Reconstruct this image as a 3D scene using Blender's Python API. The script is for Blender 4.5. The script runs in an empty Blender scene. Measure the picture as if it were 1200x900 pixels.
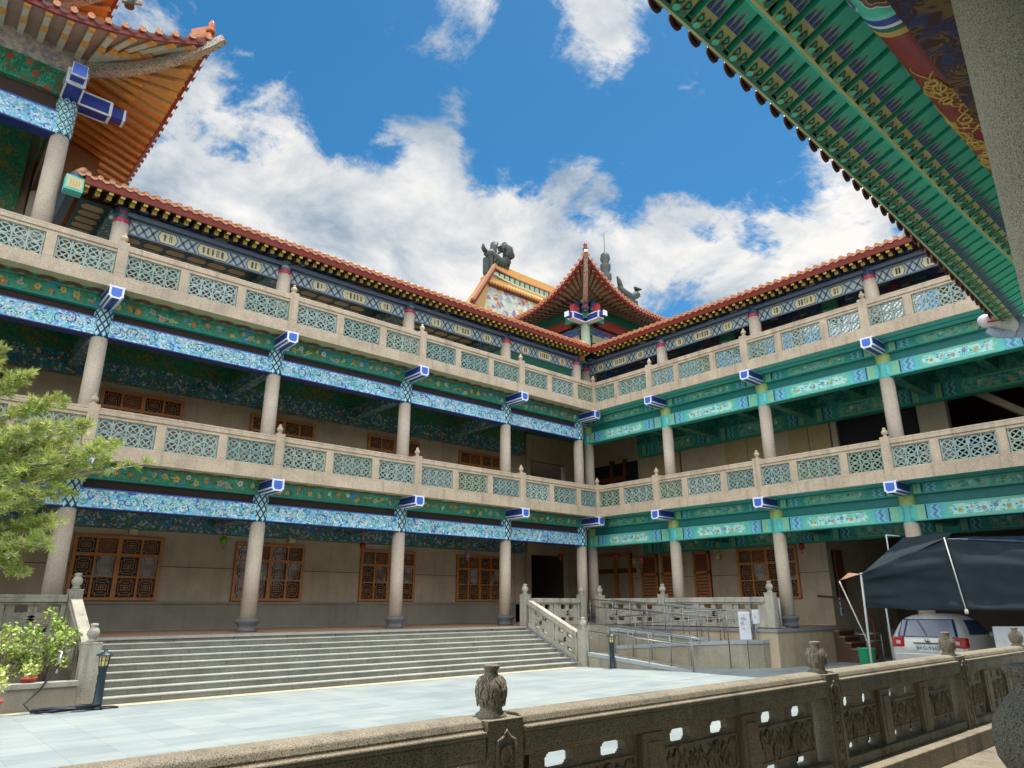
import bpy, math, random
from mathutils import Vector
R = math.radians
random.seed(7)
scene = bpy.context.scene
COL = scene.collection

# ------------------------------------------------------------------ materials
MATS = {}
class NT:
    def __init__(s, name):
        s.m = bpy.data.materials.new(name); s.m.use_nodes = True
        s.t = s.m.node_tree; s.b = s.t.nodes['Principled BSDF']
    def n(s, typ, ins=None, **kw):
        nd = s.t.nodes.new(typ)
        for k, v in kw.items(): setattr(nd, k, v)
        for k, v in (ins or {}).items(): s.set(nd, k, v)
        return nd
    def set(s, nd, k, v):
        sock = nd.inputs[k]
        if hasattr(v, 'is_output') or isinstance(v, bpy.types.NodeSocket): s.t.links.new(v, sock)
        else:
            if isinstance(v, tuple) and len(v) == 3 and sock.type == 'RGBA': v = v + (1,)
            sock.default_value = v
    def pos(s):
        return s.n('ShaderNodeNewGeometry').outputs['Position']
    def noise(s, scale, detail=3, rough=.5, dist=0, vec=None):
        return s.n('ShaderNodeTexNoise', {'Vector': vec or s.pos(), 'Scale': scale, 'Detail': detail, 'Roughness': rough, 'Distortion': dist}).outputs
    def ramp(s, fac, stops, const=False):
        r = s.n('ShaderNodeValToRGB'); s.set(r, 'Fac', fac)
        e = r.color_ramp.elements
        if const: r.color_ramp.interpolation = 'CONSTANT'
        while len(e) < len(stops): e.new(.5)
        for q, (p, c) in zip(e, stops):
            q.position = p; q.color = tuple(c) + (1,)
        return r.outputs['Color']
    def math(s, op, a, b=0.0, c=None):
        d = s.n('ShaderNodeMath', operation=op); s.set(d, 0, a); s.set(d, 1, b)
        if c is not None: s.set(d, 2, c)
        return d.outputs[0]
    def mix(s, fac, a, b, mode='MIX'):
        d = s.n('ShaderNodeMix', data_type='RGBA', blend_type=mode)
        s.set(d, 0, fac); s.set(d, 6, a); s.set(d, 7, b)
        return d.outputs[2]
    def base(s, col, rough=.6, metal=0, spec=.4):
        s.set(s.b, 'Base Color', col); s.set(s.b, 'Roughness', rough); s.set(s.b, 'Metallic', metal)
        s.set(s.b, 'Specular IOR Level', spec)
    def bump(s, h, strength=.3, dist=.01):
        bp = s.n('ShaderNodeBump', {'Height': h, 'Strength': strength, 'Distance': dist})
        s.set(s.b, 'Normal', bp.outputs['Normal'])
    def done(s):
        MATS[s.m.name] = s.m; return s.m

def sc(c, k): return tuple(min(1, x * k) for x in c)

def plain(name, col, rough=.6, metal=0, var=.12, scale=6, spec=.4, bump=0):
    t = NT(name)
    n = t.noise(scale, 5, .6)[0]
    c = t.ramp(n, [(.25, sc(col, 1 - var)), (.75, sc(col, 1 + var))])
    t.base(c, rough, metal, spec)
    if bump: t.bump(t.noise(scale * 8, 4)[0], bump, .01)
    return t.done()

def stone(name, col, grain=90, contrast=.45, blotch=.16, rough=.75, streak=0, bump=.15, dark=(.08, .07, .055)):
    t = NT(name)
    g = t.noise(grain, 2, .7)[0]
    c = t.ramp(g, [(.3, sc(col, 1 - contrast)), (.47, sc(col, .95)), (.6, sc(col, 1 + contrast * .45)), (.72, sc(col, 1 + contrast * .7))])
    b = t.noise(1.6, 5, .65)[0]
    bl = t.ramp(b, [(.3, (1 - blotch,) * 3), (.7, (1 + blotch * .3,) * 3)])
    c = t.mix(1, c, bl, 'MULTIPLY')
    if streak:
        v = t.n('ShaderNodeVectorMath', operation='MULTIPLY'); t.set(v, 0, t.pos()); v.inputs[1].default_value = (5, 5, .5)
        s_ = t.noise(1.0, 4, .6, vec=v.outputs[0])[0]
        f = t.ramp(s_, [(.52, (0, 0, 0)), (.72, (streak,) * 3)])
        c = t.mix(f, c, dark)
    t.base(c, rough)
    t.bump(g, bump, .006)
    return t.done()

def mosaic(name, cols, scale=14, edge=None, rough=.35, stretch=(1, 1, 1)):
    t = NT(name)
    w = t.noise(scale * .35, 2)[1]
    v = t.n('ShaderNodeVectorMath', operation='MULTIPLY_ADD'); t.set(v, 0, w); v.inputs[1].default_value = (.16,) * 3; t.set(v, 2, t.pos())
    vm = t.n('ShaderNodeVectorMath', operation='MULTIPLY'); t.set(vm, 0, v.outputs[0]); vm.inputs[1].default_value = stretch
    vo = t.n('ShaderNodeTexVoronoi', {'Vector': vm.outputs[0], 'Scale': scale})
    sep = t.n('ShaderNodeSeparateColor'); t.set(sep, 0, vo.outputs['Color'])
    n = len(cols)
    c = t.ramp(sep.outputs[0], [(i / n, cc) for i, cc in enumerate(cols)], True)
    ve = t.n('ShaderNodeTexVoronoi', {'Vector': vm.outputs[0], 'Scale': scale}, feature='DISTANCE_TO_EDGE')
    f = t.ramp(ve.outputs[0], [(.03, (1, 1, 1)), (.1, (0, 0, 0))])
    c = t.mix(f, c, edge or (.02, .05, .16))
    big = t.noise(1.3, 3)[0]
    c = t.mix(1, c, t.ramp(big, [(.3, (.8,) * 3), (.7, (1.1,) * 3)]), 'MULTIPLY')
    t.base(c, rough)
    return t.done()

def scroll(name, bg, fg, fg2, scale=5, lines=5, thick=.2, rough=.4, dist=.6, aux=None):
    """flowing curls: contour lines of a warped noise"""
    t = NT(name)
    n = t.noise(scale, 1.5, .5, dist)[0]
    fr = t.math('FRACT', t.math('MULTIPLY', n, lines * 2.0))
    a = t.math('ABSOLUTE', t.math('SUBTRACT', fr, .5))
    f = t.ramp(a, [(thick * .5, (1, 1, 1)), (thick * .5 + .08, (0, 0, 0))])
    which = t.ramp(t.noise(scale * .8, 2)[0], [(.46, (0, 0, 0)), (.54, (1, 1, 1))])
    c = t.mix(f, bg, t.mix(which, fg, fg2))
    if aux:
        vo = t.n('ShaderNodeTexVoronoi', {'Vector': t.pos(), 'Scale': aux[0], 'Randomness': .8})
        spot = t.ramp(vo.outputs['Distance'], [(aux[1], (1, 1, 1)), (aux[1] + .05, (0, 0, 0))])
        sep = t.n('ShaderNodeSeparateColor'); t.set(sep, 0, vo.outputs['Color'])
        k = len(aux[2])
        c = t.mix(spot, c, t.ramp(sep.outputs[0], [(i / k, cc) for i, cc in enumerate(aux[2])], True))
    t.base(c, rough)
    return t.done()

# stones
stone('granite_beige', (.52, .405, .285), 60, .35, .25, streak=.5, dark=(.16, .125, .09))
stone('granite_column', (.49, .40, .305), 70, .4, .16, streak=.18, dark=(.24, .2, .15))
stone('granite_riser_shaded', (.20, .20, .16), 60, .4, .3, streak=.3)  # risers: step granite with the shade put into its colour
stone('granite_tread_lit', (.40, .40, .35), 60, .25, .25)  # treads: same granite, coloured lighter as the sunlit side
stone('granite_rail', (.42, .385, .31), 55, .4, .25, streak=.55)
stone('granite_near', (.30, .255, .18), 150, .95, .3, streak=.6, bump=.15)
stone('granite_pillar', (.52, .42, .285), 110, .75, .14, bump=.2)
stone('wall_stone', (.52, .405, .275), 40, .12, .2, streak=.3, dark=(.24, .19, .13))
stone('dado_stone', (.30, .265, .205), 60, .3, .18, streak=.25)
stone('base_stone', (.27, .27, .275), 50, .2, .15)
stone('floor_terracotta', (.36, .21, .13), 40, .15, .15)
stone('ramp_stone', (.33, .29, .21), 50, .25, .25, streak=.5)
stone('floor_pale', (.60, .54, .44), 60, .2, .15)
plain('curb_grey', (.30, .33, .33), .6)
plain('yellow_strip', (.46, .41, .29), .7)
plain('joint_dark', (.13, .11, .08), .8)
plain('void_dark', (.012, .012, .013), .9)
plain('brown_dark', (.07, .04, .022), .6)
plain('soffit_brown', (.30, .17, .08), .7)
plain('wood', (.46, .17, .04), .45, var=.25, scale=10)
plain('wood_dark', (.16, .045, .018), .5, var=.2, scale=10)
plain('wood_lattice', (.40, .17, .06), .5, var=.25)
plain('shutter_tan', (.42, .30, .14), .6)
plain('stair_tile', (.27, .13, .06), .5)
plain('plaster_beige', (.40, .33, .23), .8)
t = NT('glass_dark'); t.base((.02, .022, .025), .08, 0, .6); t.done()
t = NT('pane_pale')
t.base(t.ramp(t.noise(1.1, 2)[0], [(.42, (.06, .07, .07)), (.52, (.34, .42, .45))], False), .2); t.done()
# glazed lattice: each panel its own tone
t = NT('glazed_lattice')
oi = t.n('ShaderNodeObjectInfo').outputs['Random']
c = t.ramp(oi, [(0, (.22, .31, .26)), (.3, (.30, .38, .33)), (.55, (.27, .33, .22)), (.8, (.21, .31, .28)), (1, (.38, .45, .41))])
c = t.mix(1, c, t.ramp(t.noise(9, 4)[0], [(.3, (.62,) * 3), (.7, (1.15,) * 3)]), 'MULTIPLY')
t.base(c, .35); t.done()
plain('lattice_back', (.045, .06, .055), .5)
# painted timber look
BLU, CYA, WHI, GRN, NAV = (.05, .17, .62), (.12, .55, .72), (.8, .86, .88), (.06, .40, .30), (.02, .05, .28)
mosaic('mosaic_blue', [WHI, (.18, .6, .74), (.12, .38, .66), (.40, .80, .80), (.18, .54, .42), (.30, .62, .80), WHI, (.28, .68, .78), (.05, .14, .48), (.6, .8, .84), (.4, .74, .74)], 17, (.14, .36, .64))
mosaic('mosaic_dark', [(.05, .32, .24), (.07, .18, .46), (.06, .38, .32), (.6, .56, .42), (.07, .24, .17), (.09, .32, .56), (.42, .52, .52), (.30, .18, .08)], 14, (.02, .06, .10), .5)
scroll('green_flowers', (.035, .26, .15), (.07, .42, .30), (.14, .22, .10), 5, 4, .35, .45,
       aux=(2.4, .34, [(.05, .30, .20), (.04, .32, .30), (.10, .22, .06), (.05, .26, .36), (.03, .20, .12)]))
scroll('green_ceiling', (.035, .19, .10), (.06, .29, .16), (.28, .2, .05), 3, 4, .25, .5,
       aux=(2.0, .16, [(.28, .2, .03), (.26, .07, .03), (.03, .16, .1), (.1, .16, .05)]))
scroll('green_redblooms', (.02, .16, .08), (.05, .30, .18), (.22, .09, .04), 4, 4, .35, .45,
       aux=(3.6, .3, [(.36, .07, .03), (.03, .23, .12), (.40, .11, .05), (.03, .2, .1)]))
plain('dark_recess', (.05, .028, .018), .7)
plain('olive_paint', (.42, .40, .20), .6)
plain('scallop_brown', (.15, .075, .055), .6)
plain('scallop_pale', (.40, .24, .17), .6)
plain('teal', (.035, .33, .27), .45)
plain('teal_mid', (.11, .54, .47), .45)
plain('teal_pale', (.16, .62, .52), .4)
plain('teal_dark', (.02, .20, .18), .5)
plain('blue_band', (.10, .42, .54), .45)
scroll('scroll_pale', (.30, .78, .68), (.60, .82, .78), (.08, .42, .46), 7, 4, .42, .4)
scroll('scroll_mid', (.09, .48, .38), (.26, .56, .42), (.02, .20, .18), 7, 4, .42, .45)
scroll('scroll_dark', (.03, .22, .17), (.10, .34, .26), (.012, .12, .11), 6, 4, .42, .5)
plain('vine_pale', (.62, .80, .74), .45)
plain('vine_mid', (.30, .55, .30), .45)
plain('vine_leaf', (.06, .32, .36), .45)
plain('bloom_white', (.70, .74, .70), .5)
plain('bloom_rose', (.62, .40, .38), .5)
plain('bloom_blue', (.16, .36, .60), .5)
plain('bloom_yellow', (.70, .54, .14), .5)
plain('bloom_orange', (.60, .24, .07), .5)
plain('leaf_paint', (.03, .17, .08), .5)
plain('leaf_paint_blue', (.05, .30, .38), .5)
plain('lime', (.40, .52, .16), .45)
plain('chevron_pale', (.34, .56, .62), .45)
plain('chevron_blue', (.05, .12, .46), .45)
plain('white_paint', (.72, .74, .76), .5)
plain('block_blue', (.022, .045, .27), .35, var=.06)
plain('block_face', (.05, .13, .52), .3, var=.06)
plain('navy', (.015, .03, .17), .45)
plain('gold', (.55, .36, .08), .45)
plain('cream', (.54, .48, .28), .6)
plain('ink', (.11, .085, .06), .7)
plain('red_petal', (.42, .04, .06), .5)
plain('capital_green', (.04, .20, .12), .5)
plain('frieze_ground', (.31, .38, .37), .6)
plain('frieze_edge', (.10, .13, .18), .6)
plain('frieze_line', (.05, .09, .12), .6)
mosaic('dougong_blue', [(.03, .05, .16), (.02, .10, .13), (.05, .08, .26), (.22, .04, .05), (.03, .05, .14), (.04, .14, .12), (.30, .30, .34), (.03, .04, .12)], 6, (.01, .02, .05), .5, (.5, .5, 1.6))
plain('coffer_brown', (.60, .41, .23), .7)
plain('coffer_grid', (.018, .065, .05), .6)
plain('rafter_yellow', (.62, .44, .10), .5)
plain('rafter_side', (.17, .13, .045), .6)
plain('rafter_board', (.10, .06, .03), .6)  # dark brown board above the rafters
plain('fascia_red', (.19, .022, .012), .45, var=.2)
plain('tile_orange', (.42, .125, .035), .32, var=.25, scale=9)
plain('tile_pale', (.47, .21, .10), .35, var=.22, scale=9)
plain('tile_maroon', (.075, .022, .018), .4)
plain('orange_soffit', (.62, .30, .075), .6)
plain('orange_rafter', (.50, .27, .09), .55)
plain('pale_rafter', (.50, .47, .36), .6)
plain('mauve_board', (.34, .22, .17), .6)
scroll('hip_paint', (.46, .42, .33), (.10, .16, .10), (.32, .10, .07), 9, 4, .4, .5)
plain('violet_board', (.11, .09, .30), .6)
scroll('dragon_relief', (.50, .43, .33), (.66, .58, .46), (.26, .24, .38), 7, 5, .4, .6, .9,
       aux=(1.5, .17, [(.5, .44, .36), (.42, .07, .03), (.2, .18, .4), (.5, .46, .4)]))
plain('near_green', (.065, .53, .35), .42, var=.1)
plain('near_green_dark', (.016, .13, .085), .5)
plain('near_board', (.17, .075, .05), .65)
plain('near_yellowgreen', (.50, .50, .20), .5)
plain('near_blue', (.025, .075, .36), .5)
plain('near_red', (.24, .018, .016), .3)
scroll('gold_dragon', (.15, .014, .016), (.66, .40, .09), (.5, .27, .05), 4.2, 4, .34, .32, 1.2)
scroll('gold_dark', (.05, .012, .012), (.16, .09, .025), (.02, .035, .12), 4.5, 4, .42, .45, 1.0)
mosaic('flame_band', [(.03, .07, .28), (.30, .33, .10), (.03, .25, .13), (.10, .17, .45), (.38, .36, .10), (.02, .15, .08)], 13, (.02, .03, .04), .5)
plain('ornament_dark', (.06, .065, .055), .6, var=.3)
plain('ridge_green', (.30, .38, .25), .5)
plain('rafter_dull', (.19, .19, .12), .55)
plain('soffit_red', (.20, .05, .025), .6)
mosaic('figure_relief', [(.62, .58, .44), (.45, .14, .10), (.62, .58, .44), (.62, .36, .08), (.30, .36, .40), (.66, .60, .46), (.30, .16, .32), (.5, .5, .4)], 2.4, (.5, .48, .38), .6)
plain('dragon_blue', (.38, .46, .58), .5, var=.3, scale=25)
plain('dragon_white', (.66, .58, .55), .5, var=.2, scale=25)
# ground
t = NT('courtyard_tile')
br = t.n('ShaderNodeTexBrick', {'Vector': t.pos(), 'Scale': 1.0, 'Mortar Size': .006, 'Mortar Smooth': .3, 'Brick Width': .6, 'Row Height': .6,
     'Color1': (.262, .298, .302), 'Color2': (.318, .348, .342), 'Mortar': (.22, .26, .26)}, offset=.0)
st = t.ramp(t.noise(.5, 6, .65)[0], [(.28, (.72, .77, .78)), (.5, (.97, .98, .98)), (.72, (1.1, 1.08, 1.04))])
v = t.n('ShaderNodeVectorMath', operation='MULTIPLY'); t.set(v, 0, t.pos()); v.inputs[1].default_value = (.5, 3, 1)
st2 = t.ramp(t.noise(1.2, 5, .7, vec=v.outputs[0])[0], [(.32, (.80, .85, .88)), (.66, (1.08, 1.07, 1.03))])
t.base(t.mix(1, t.mix(1, br.outputs[0], st, 'MULTIPLY'), st2, 'MULTIPLY'), .65); t.done()
plain('earth', (.16, .13, .09), .9)
# plants, small things
for nm, c in (('leaf_lime', (.42, .48, .10)), ('leaf_mid', (.22, .30, .05)), ('leaf_pale', (.52, .56, .20)), ('leaf_fresh', (.32, .45, .09))):
    t = NT(nm); t.base(t.ramp(t.noise(3, 3)[0], [(.3, sc(c, .8)), (.7, sc(c, 1.2))]), .55)
    t.set(t.b, 'Transmission Weight', 0.0); t.set(t.b, 'Subsurface Weight', 0.0); t.done()
plain('bark', (.17, .12, .075), .85, bump=.3)
plain('bark_pale', (.38, .33, .25), .8)
plain('terracotta', (.42, .09, .06), .6)
plain('bollard_green', (.012, .03, .038), .45)
plain('lamp_glass', (.62, .50, .20), .3)
plain('steel', (.62, .62, .60), .28, 1, var=.05)
plain('steel_dull', (.40, .42, .42), .45, .7, var=.1)
plain('rail_steel', (.27, .28, .27), .38, .8, var=.1)
plain('hose_black', (.015, .02, .028), .5)
plain('tent_cloth', (.021, .031, .037), .85, var=.2, scale=3, spec=.12)
plain('tent_blue', (.010, .020, .045), .8, spec=.12)
plain('orange_cloth', (.30, .17, .10), .6)
plain('pole_white', (.50, .50, .46), .5)
plain('car_paint', (.62, .60, .55), .22, .15, var=.03)
plain('car_trim', (.03, .03, .03), .6)
plain('tyre', (.02, .02, .02), .8)
t = NT('car_glass'); t.base((.02, .05, .12), .06, 0, .7); t.done()
plain('light_red', (.45, .01, .012), .2)
plain('light_clear', (.7, .55, .52), .2)
plain('plate_white', (.75, .76, .76), .5)
plain('plate_ink', (.05, .16, .14), .5)
plain('bin_green', (.012, .25, .11), .4)
plain('paper', (.72, .73, .76), .6)
mosaic('poster_print', [(.72, .73, .76), (.72, .73, .76), (.55, .56, .62), (.72, .73, .76), (.40, .36, .42), (.72, .72, .74), (.74, .6, .58)], 14, (.7, .7, .74), .6)
plain('lantern_red', (.30, .010, .014), .5)
plain('lantern_pink', (.30, .04, .12), .45)
plain('lantern_violet', (.24, .12, .32), .5)
plain('lantern_green', (.10, .26, .03), .45)
plain('sconce', (.62, .52, .26), .4)

# ------------------------------------------------------------------ mesh builder
def V(*a): return Vector(a)
W = {}
class MB:
    def __init__(s): s.v = []; s.f = []; s.mi = []; s.mn = []; s.sm = []
    def m(s, name):
        if name not in s.mn: s.mn.append(name)
        return s.mn.index(name)
    def face(s, pts, mat, smooth=False):
        i = len(s.v); s.v += [Vector(p) for p in pts]
        s.f.append(tuple(range(i, i + len(pts)))); s.mi.append(s.m(mat)); s.sm.append(smooth)
    def mesh(s, verts, faces, mat, smooth=False):
        i = len(s.v); s.v += [Vector(p) for p in verts]; k = s.m(mat)
        for f in faces: s.f.append(tuple(i + j for j in f)); s.mi.append(k); s.sm.append(smooth)
    def hexa(s, p, mat):
        """8 points: bottom loop 4, top loop 4"""
        s.mesh(p, [(3, 2, 1, 0), (4, 5, 6, 7), (0, 1, 5, 4), (1, 2, 6, 5), (2, 3, 7, 6), (3, 0, 4, 7)], mat)
    def box(s, x0, x1, y0, y1, z0, z1, mat, T=None):
        p = [(x0, y0, z0), (x1, y0, z0), (x1, y1, z0), (x0, y1, z0), (x0, y0, z1), (x1, y0, z1), (x1, y1, z1), (x0, y1, z1)]
        if T: p = [T(*q) for q in p]
        s.hexa(p, mat)
    def bar(s, a, b, w, h, mat, up=(0, 0, 1), mats=None):
        a, b, up = Vector(a), Vector(b), Vector(up)
        d = (b - a).normalized(); sd = d.cross(up)
        if sd.length < 1e-4: sd = d.cross(Vector((1, 0, 0)))
        sd.normalize(); u = sd.cross(d)
        sd *= w / 2; u *= h / 2
        p = [a - sd - u, a + sd - u, b + sd - u, b - sd - u, a - sd + u, a + sd + u, b + sd + u, b - sd + u]
        s.hexa(p, mat)
        if mats:   # end cap colour
            s.mi[-4 + 1 - 0] = s.mi[-4 + 1]
    def ring(s, prof, n, mat, o=(0, 0, 0), smooth=True, axis='z', a0=0, a1=2 * math.pi, cap=True):
        o = Vector(o); full = abs(a1 - a0 - 2 * math.pi) < 1e-6; k = n if full else n + 1
        vs = []
        for (r, z) in prof:
            for j in range(k):
                a = a0 + (a1 - a0) * j / n
                c, q = r * math.cos(a), r * math.sin(a)
                vs.append(o + (V(c, q, z) if axis == 'z' else V(z, c, q) if axis == 'x' else V(q, z, c)))
        fs = []
        for i in range(len(prof) - 1):
            for j in range(n):
                j2 = (j + 1) % k
                fs.append((i * k + j, i * k + j2, (i + 1) * k + j2, (i + 1) * k + j))
        s.mesh(vs, fs, mat, smooth)
        if cap and full:
            b = len(vs)
            s.mesh(vs[:k][::-1], [tuple(range(k))], mat); s.mesh(vs[-k:], [tuple(range(k))], mat)
    def tube(s, pts, r, mat, n=8, smooth=True):
        pts = [Vector(p) for p in pts]; rs = r if isinstance(r, (list, tuple)) else [r] * len(pts)
        vs = []; ref = None
        for i, p in enumerate(pts):
            d = (pts[min(i + 1, len(pts) - 1)] - pts[max(i - 1, 0)]).normalized()
            if ref is None or abs(d.dot(ref)) > .95: ref = Vector((0, 0, 1)) if abs(d.z) < .9 else Vector((1, 0, 0))
            a = d.cross(ref).normalized(); b = d.cross(a)
            for j in range(n):
                t_ = 2 * math.pi * j / n
                vs.append(p + (a * math.cos(t_) + b * math.sin(t_)) * rs[i])
        fs = [(i * n + j, i * n + (j + 1) % n, (i + 1) * n + (j + 1) % n, (i + 1) * n + j) for i in range(len(pts) - 1) for j in range(n)]
        fs += [tuple(range(n))[::-1], tuple((len(pts) - 1) * n + j for j in range(n))]
        s.mesh(vs, fs, mat, smooth)
    def prism(s, poly, mat, T, d0, d1):
        """polygon (a,b) extruded between depth d0..d1; T(a,depth,b)->xyz"""
        n = len(poly)
        vs = [T(a, d0, b) for a, b in poly] + [T(a, d1, b) for a, b in poly]
        s.mesh(vs, [tuple(range(n))[::-1], tuple(range(n, 2 * n))] + [(i, (i + 1) % n, n + (i + 1) % n, n + i) for i in range(n)], mat)
    def build(s, name, parent=None, loc=None, center=True, bevel=0, recalc=True):
        me = bpy.data.meshes.new(name)
        lo = Vector((min(v.x for v in s.v), min(v.y for v in s.v), min(v.z for v in s.v)))
        hi = Vector((max(v.x for v in s.v), max(v.y for v in s.v), max(v.z for v in s.v)))
        o = Vector(((lo.x + hi.x) / 2, (lo.y + hi.y) / 2, lo.z)) if center else Vector((0, 0, 0))
        me.from_pydata([v - o for v in s.v], [], s.f)
        for n in s.mn: me.materials.append(MATS[n])
        me.polygons.foreach_set('material_index', s.mi)
        me.polygons.foreach_set('use_smooth', s.sm)
        if recalc:
            import bmesh
            b = bmesh.new(); b.from_mesh(me); bmesh.ops.remove_doubles(b, verts=b.verts, dist=1e-5)
            bmesh.ops.recalc_face_normals(b, faces=b.faces); b.to_mesh(me); b.free()
        me.update()
        ob = bpy.data.objects.new(name, me); COL.objects.link(ob)
        if bevel:
            md = ob.modifiers.new('bevel', 'BEVEL'); md.width = bevel; md.segments = 2; md.limit_method = 'ANGLE'
        attach(ob, parent, o if center else Vector(loc or (0, 0, 0)))
        if center and loc is not None: attach(ob, parent, Vector(loc))
        return ob
def attach(ob, parent, world):
    world = Vector(world); W[ob.name] = world
    if parent is not None:
        ob.parent = parent; ob.location = world - W[parent.name]
    else: ob.location = world
def empty(name, loc, rz=0):
    o = bpy.data.objects.new(name, None); COL.objects.link(o); o.empty_display_size = .3
    o.location = loc; o.rotation_euler = (0, 0, rz); W[o.name] = Vector(loc); return o
def tag(o, label, cat, group=None, kind=None):
    o['label'] = label; o['category'] = cat
    if group: o['group'] = group
    if kind: o['kind'] = kind
    return o
def struct(o): o['kind'] = 'structure'; return o
def inst(src, parent, world, rz=None, scale=None):
    """copy of an object and of its children, sharing meshes"""
    c = src.copy(); COL.objects.link(c)
    c.parent = None
    attach(c, parent, world)
    if rz is not None: c.rotation_euler = (0, 0, rz)
    if scale is not None: c.scale = scale
    for ch in src.children:
        d = ch.copy(); COL.objects.link(d); d.parent = c; d.location = ch.location.copy()
        for g in ch.children:
            e = g.copy(); COL.objects.link(e); e.parent = d; e.location = g.location.copy()
    return c
def mb(): return MB()

TL = lambda u, v, z: Vector((u, -v, z))       # left wing : u along x, v outwards
TR = lambda u, v, z: Vector((-v, u, z))       # right wing: u along y, v outwards
FH = 4.2

# ------------------------------------------------------------------ shared prototypes (first use is moved, later ones copied)
PROTO = {}
def use(key, maker, parent, world, rz=None, scale=None):
    if key not in PROTO:
        o = maker(); PROTO[key] = o
        o.parent = None; attach(o, parent, world)
        if rz is not None: o.rotation_euler = (0, 0, rz)
        if scale is not None: o.scale = scale
        return o
    return inst(PROTO[key], parent, world, rz, scale)

def lattice_panel(nc, nr, cw, ch):
    """openwork glazed panel, local x along, z up, centred in x and y"""
    m = mb(); th = .03
    x0 = -nc * cw / 2
    for i in range(nc + 1):
        x = x0 + i * cw; m.box(x - .016, x + .016, -th, th, 0, nr * ch, 'glazed_lattice')
    for j in range(nr + 1):
        z = j * ch; m.box(x0, -x0, -th * .9, th * .9, z - .011, z + .011, 'glazed_lattice')
    for i in range(nc):
        for j in range(nr):
            cx, cz = x0 + (i + .5) * cw, (j + .5) * ch
            r = min(cw, ch) * .5; n = 12
            vs = []; fs = []
            for k in range(n):
                a = 2 * math.pi * k / n
                for rr in (r * .97, r * .72):
                    for y in (-th * .8, th * .8): vs.append((cx + rr * math.cos(a) * cw / min(cw, ch), y, cz + rr * math.sin(a) * ch / min(cw, ch)))
            for k in range(n):
                a, b = k * 4, ((k + 1) % n) * 4
                fs += [(a, b, b + 2, a + 2), (a + 1, a + 3, b + 3, b + 1), (a, a + 1, b + 1, b), (a + 2, b + 2, b + 3, a + 3)]
            m.mesh(vs, fs, 'glazed_lattice')
            q = r * .56
            for sx in (-1, 1):
                m.bar((cx - q, 0, cz - q * sx), (cx + q, 0, cz + q * sx), .027, .042, 'glazed_lattice', up=(0, 1, 0))
    return m.build('lattice_panel', None, center=False, recalc=False)

def finial_prof(k=1): return [(r * k, z * k) for r, z in [(.06, 0), (.07, .02), (.045, .04), (.05, .06), (.085, .11), (.09, .15), (.06, .2), (.035, .225), (.05, .24), (.025, .28)]]
def rail_post():
    m = mb()
    m.box(-.12, .12, -.12, .12, 0, .97, 'granite_beige')
    m.box(-.085, .085, -.128, -.118, .12, .85, 'granite_beige')
    m.ring(finial_prof(1.0), 10, 'granite_beige', (0, 0, .97))
    return m.build('railing_post', None, center=False, bevel=.012)

def column_left():
    m = mb(); m.ring([(.205, .0), (.195, FH - 1.36)], 20, 'granite_column')
    o = m.build('column', None, center=False)
    c = mb(); h = .76; r = .215
    c.ring([(.2, -.02), (r, 0), (r, h)], 20, 'navy')
    nc, nr = 9, 3
    for i in range(nc):
        for j in range(nr * 2):
            a = 2 * math.pi * (i + (.5 if j % 2 else 0)) / nc; z = h * (j + .5) / (nr * 2); da = math.pi / nc; dz = h / nr / 2
            P = lambda da_, dz_, rr: (rr * math.cos(a + da_), rr * math.sin(a + da_), z + dz_)
            c.face([P(-da * .74, 0, r + .006), P(0, -dz * .72, r + .011), P(da * .74, 0, r + .006), P(0, dz * .72, r + .011)], 'white_paint' if j % 2 else 'teal_pale')
            c.face([P(-da * .45, 0, r + .011), P(0, -dz * .42, r + .016), P(da * .45, 0, r + .011), P(0, dz * .42, r + .016)], 'teal_pale' if j % 2 else 'white_paint')
    c.build('painted_capital', o, (0, 0, FH - 1.36), center=False, recalc=False)
    return o
def column_right():
    m = mb(); m.ring([(.205, .0), (.195, FH - 1.36)], 20, 'granite_column')
    o = m.build('column', None, center=False)
    c = mb()
    c.ring([(.2, -.02), (.215, 0), (.215, .44)], 20, 'teal_mid')
    c.ring([(.212, .44), (.215, .46), (.212, .76)], 20, 'lime')
    for a in range(4):
        t0 = a * math.pi / 2 + .35
        P = lambda da, z: ((.222) * math.cos(t0 + da), .222 * math.sin(t0 + da), z)
        c.face([P(0, .05), P(.45, .05), P(.9, .05), P(.9, .4), P(.45, .4), P(0, .4)], 'blue_band')
        P2 = lambda da, z: ((.228) * math.cos(t0 + da), .228 * math.sin(t0 + da), z)
        c.face([P2(.12, .09), P2(.45, .09), P2(.78, .09), P2(.78, .36), P2(.45, .36), P2(.12, .36)], 'teal_pale')
    c.build('painted_capital', o, (0, 0, FH - 1.36), center=False, recalc=False)
    return o
def base_lathe():
    m = mb(); m.ring([(.27, 0), (.27, .07), (.245, .1), (.25, .17), (.30, .22), (.315, .27), (.30, .31), (.22, .335)], 24, 'base_stone')
    return m.build('column_base', None, center=False)
def column_top():
    m = mb(); m.ring([(.21, 0), (.2, 1.84)], 20, 'granite_column')
    o = m.build('column', None, center=False)
    c = mb(); c.ring([(.19, 0), (.21, .06), (.17, .13), (.18, .14)], 16, 'red_petal')
    for k in range(10):
        a = 2 * math.pi * k / 10
        c.face([(.2 * math.cos(a - .25), .2 * math.sin(a - .25), .07), (.225 * math.cos(a), .225 * math.sin(a), -.03), (.2 * math.cos(a + .25), .2 * math.sin(a + .25), .07), (.19 * math.cos(a), .19 * math.sin(a), .14)], 'lantern_pink')
    c.ring([(.15, .13), (.19, .2), (.15, .3), (.2, .42)], 12, 'dougong_blue')
    c.build('painted_capital', o, (0, 0, 1.84), center=False, recalc=False)
    return o

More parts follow.
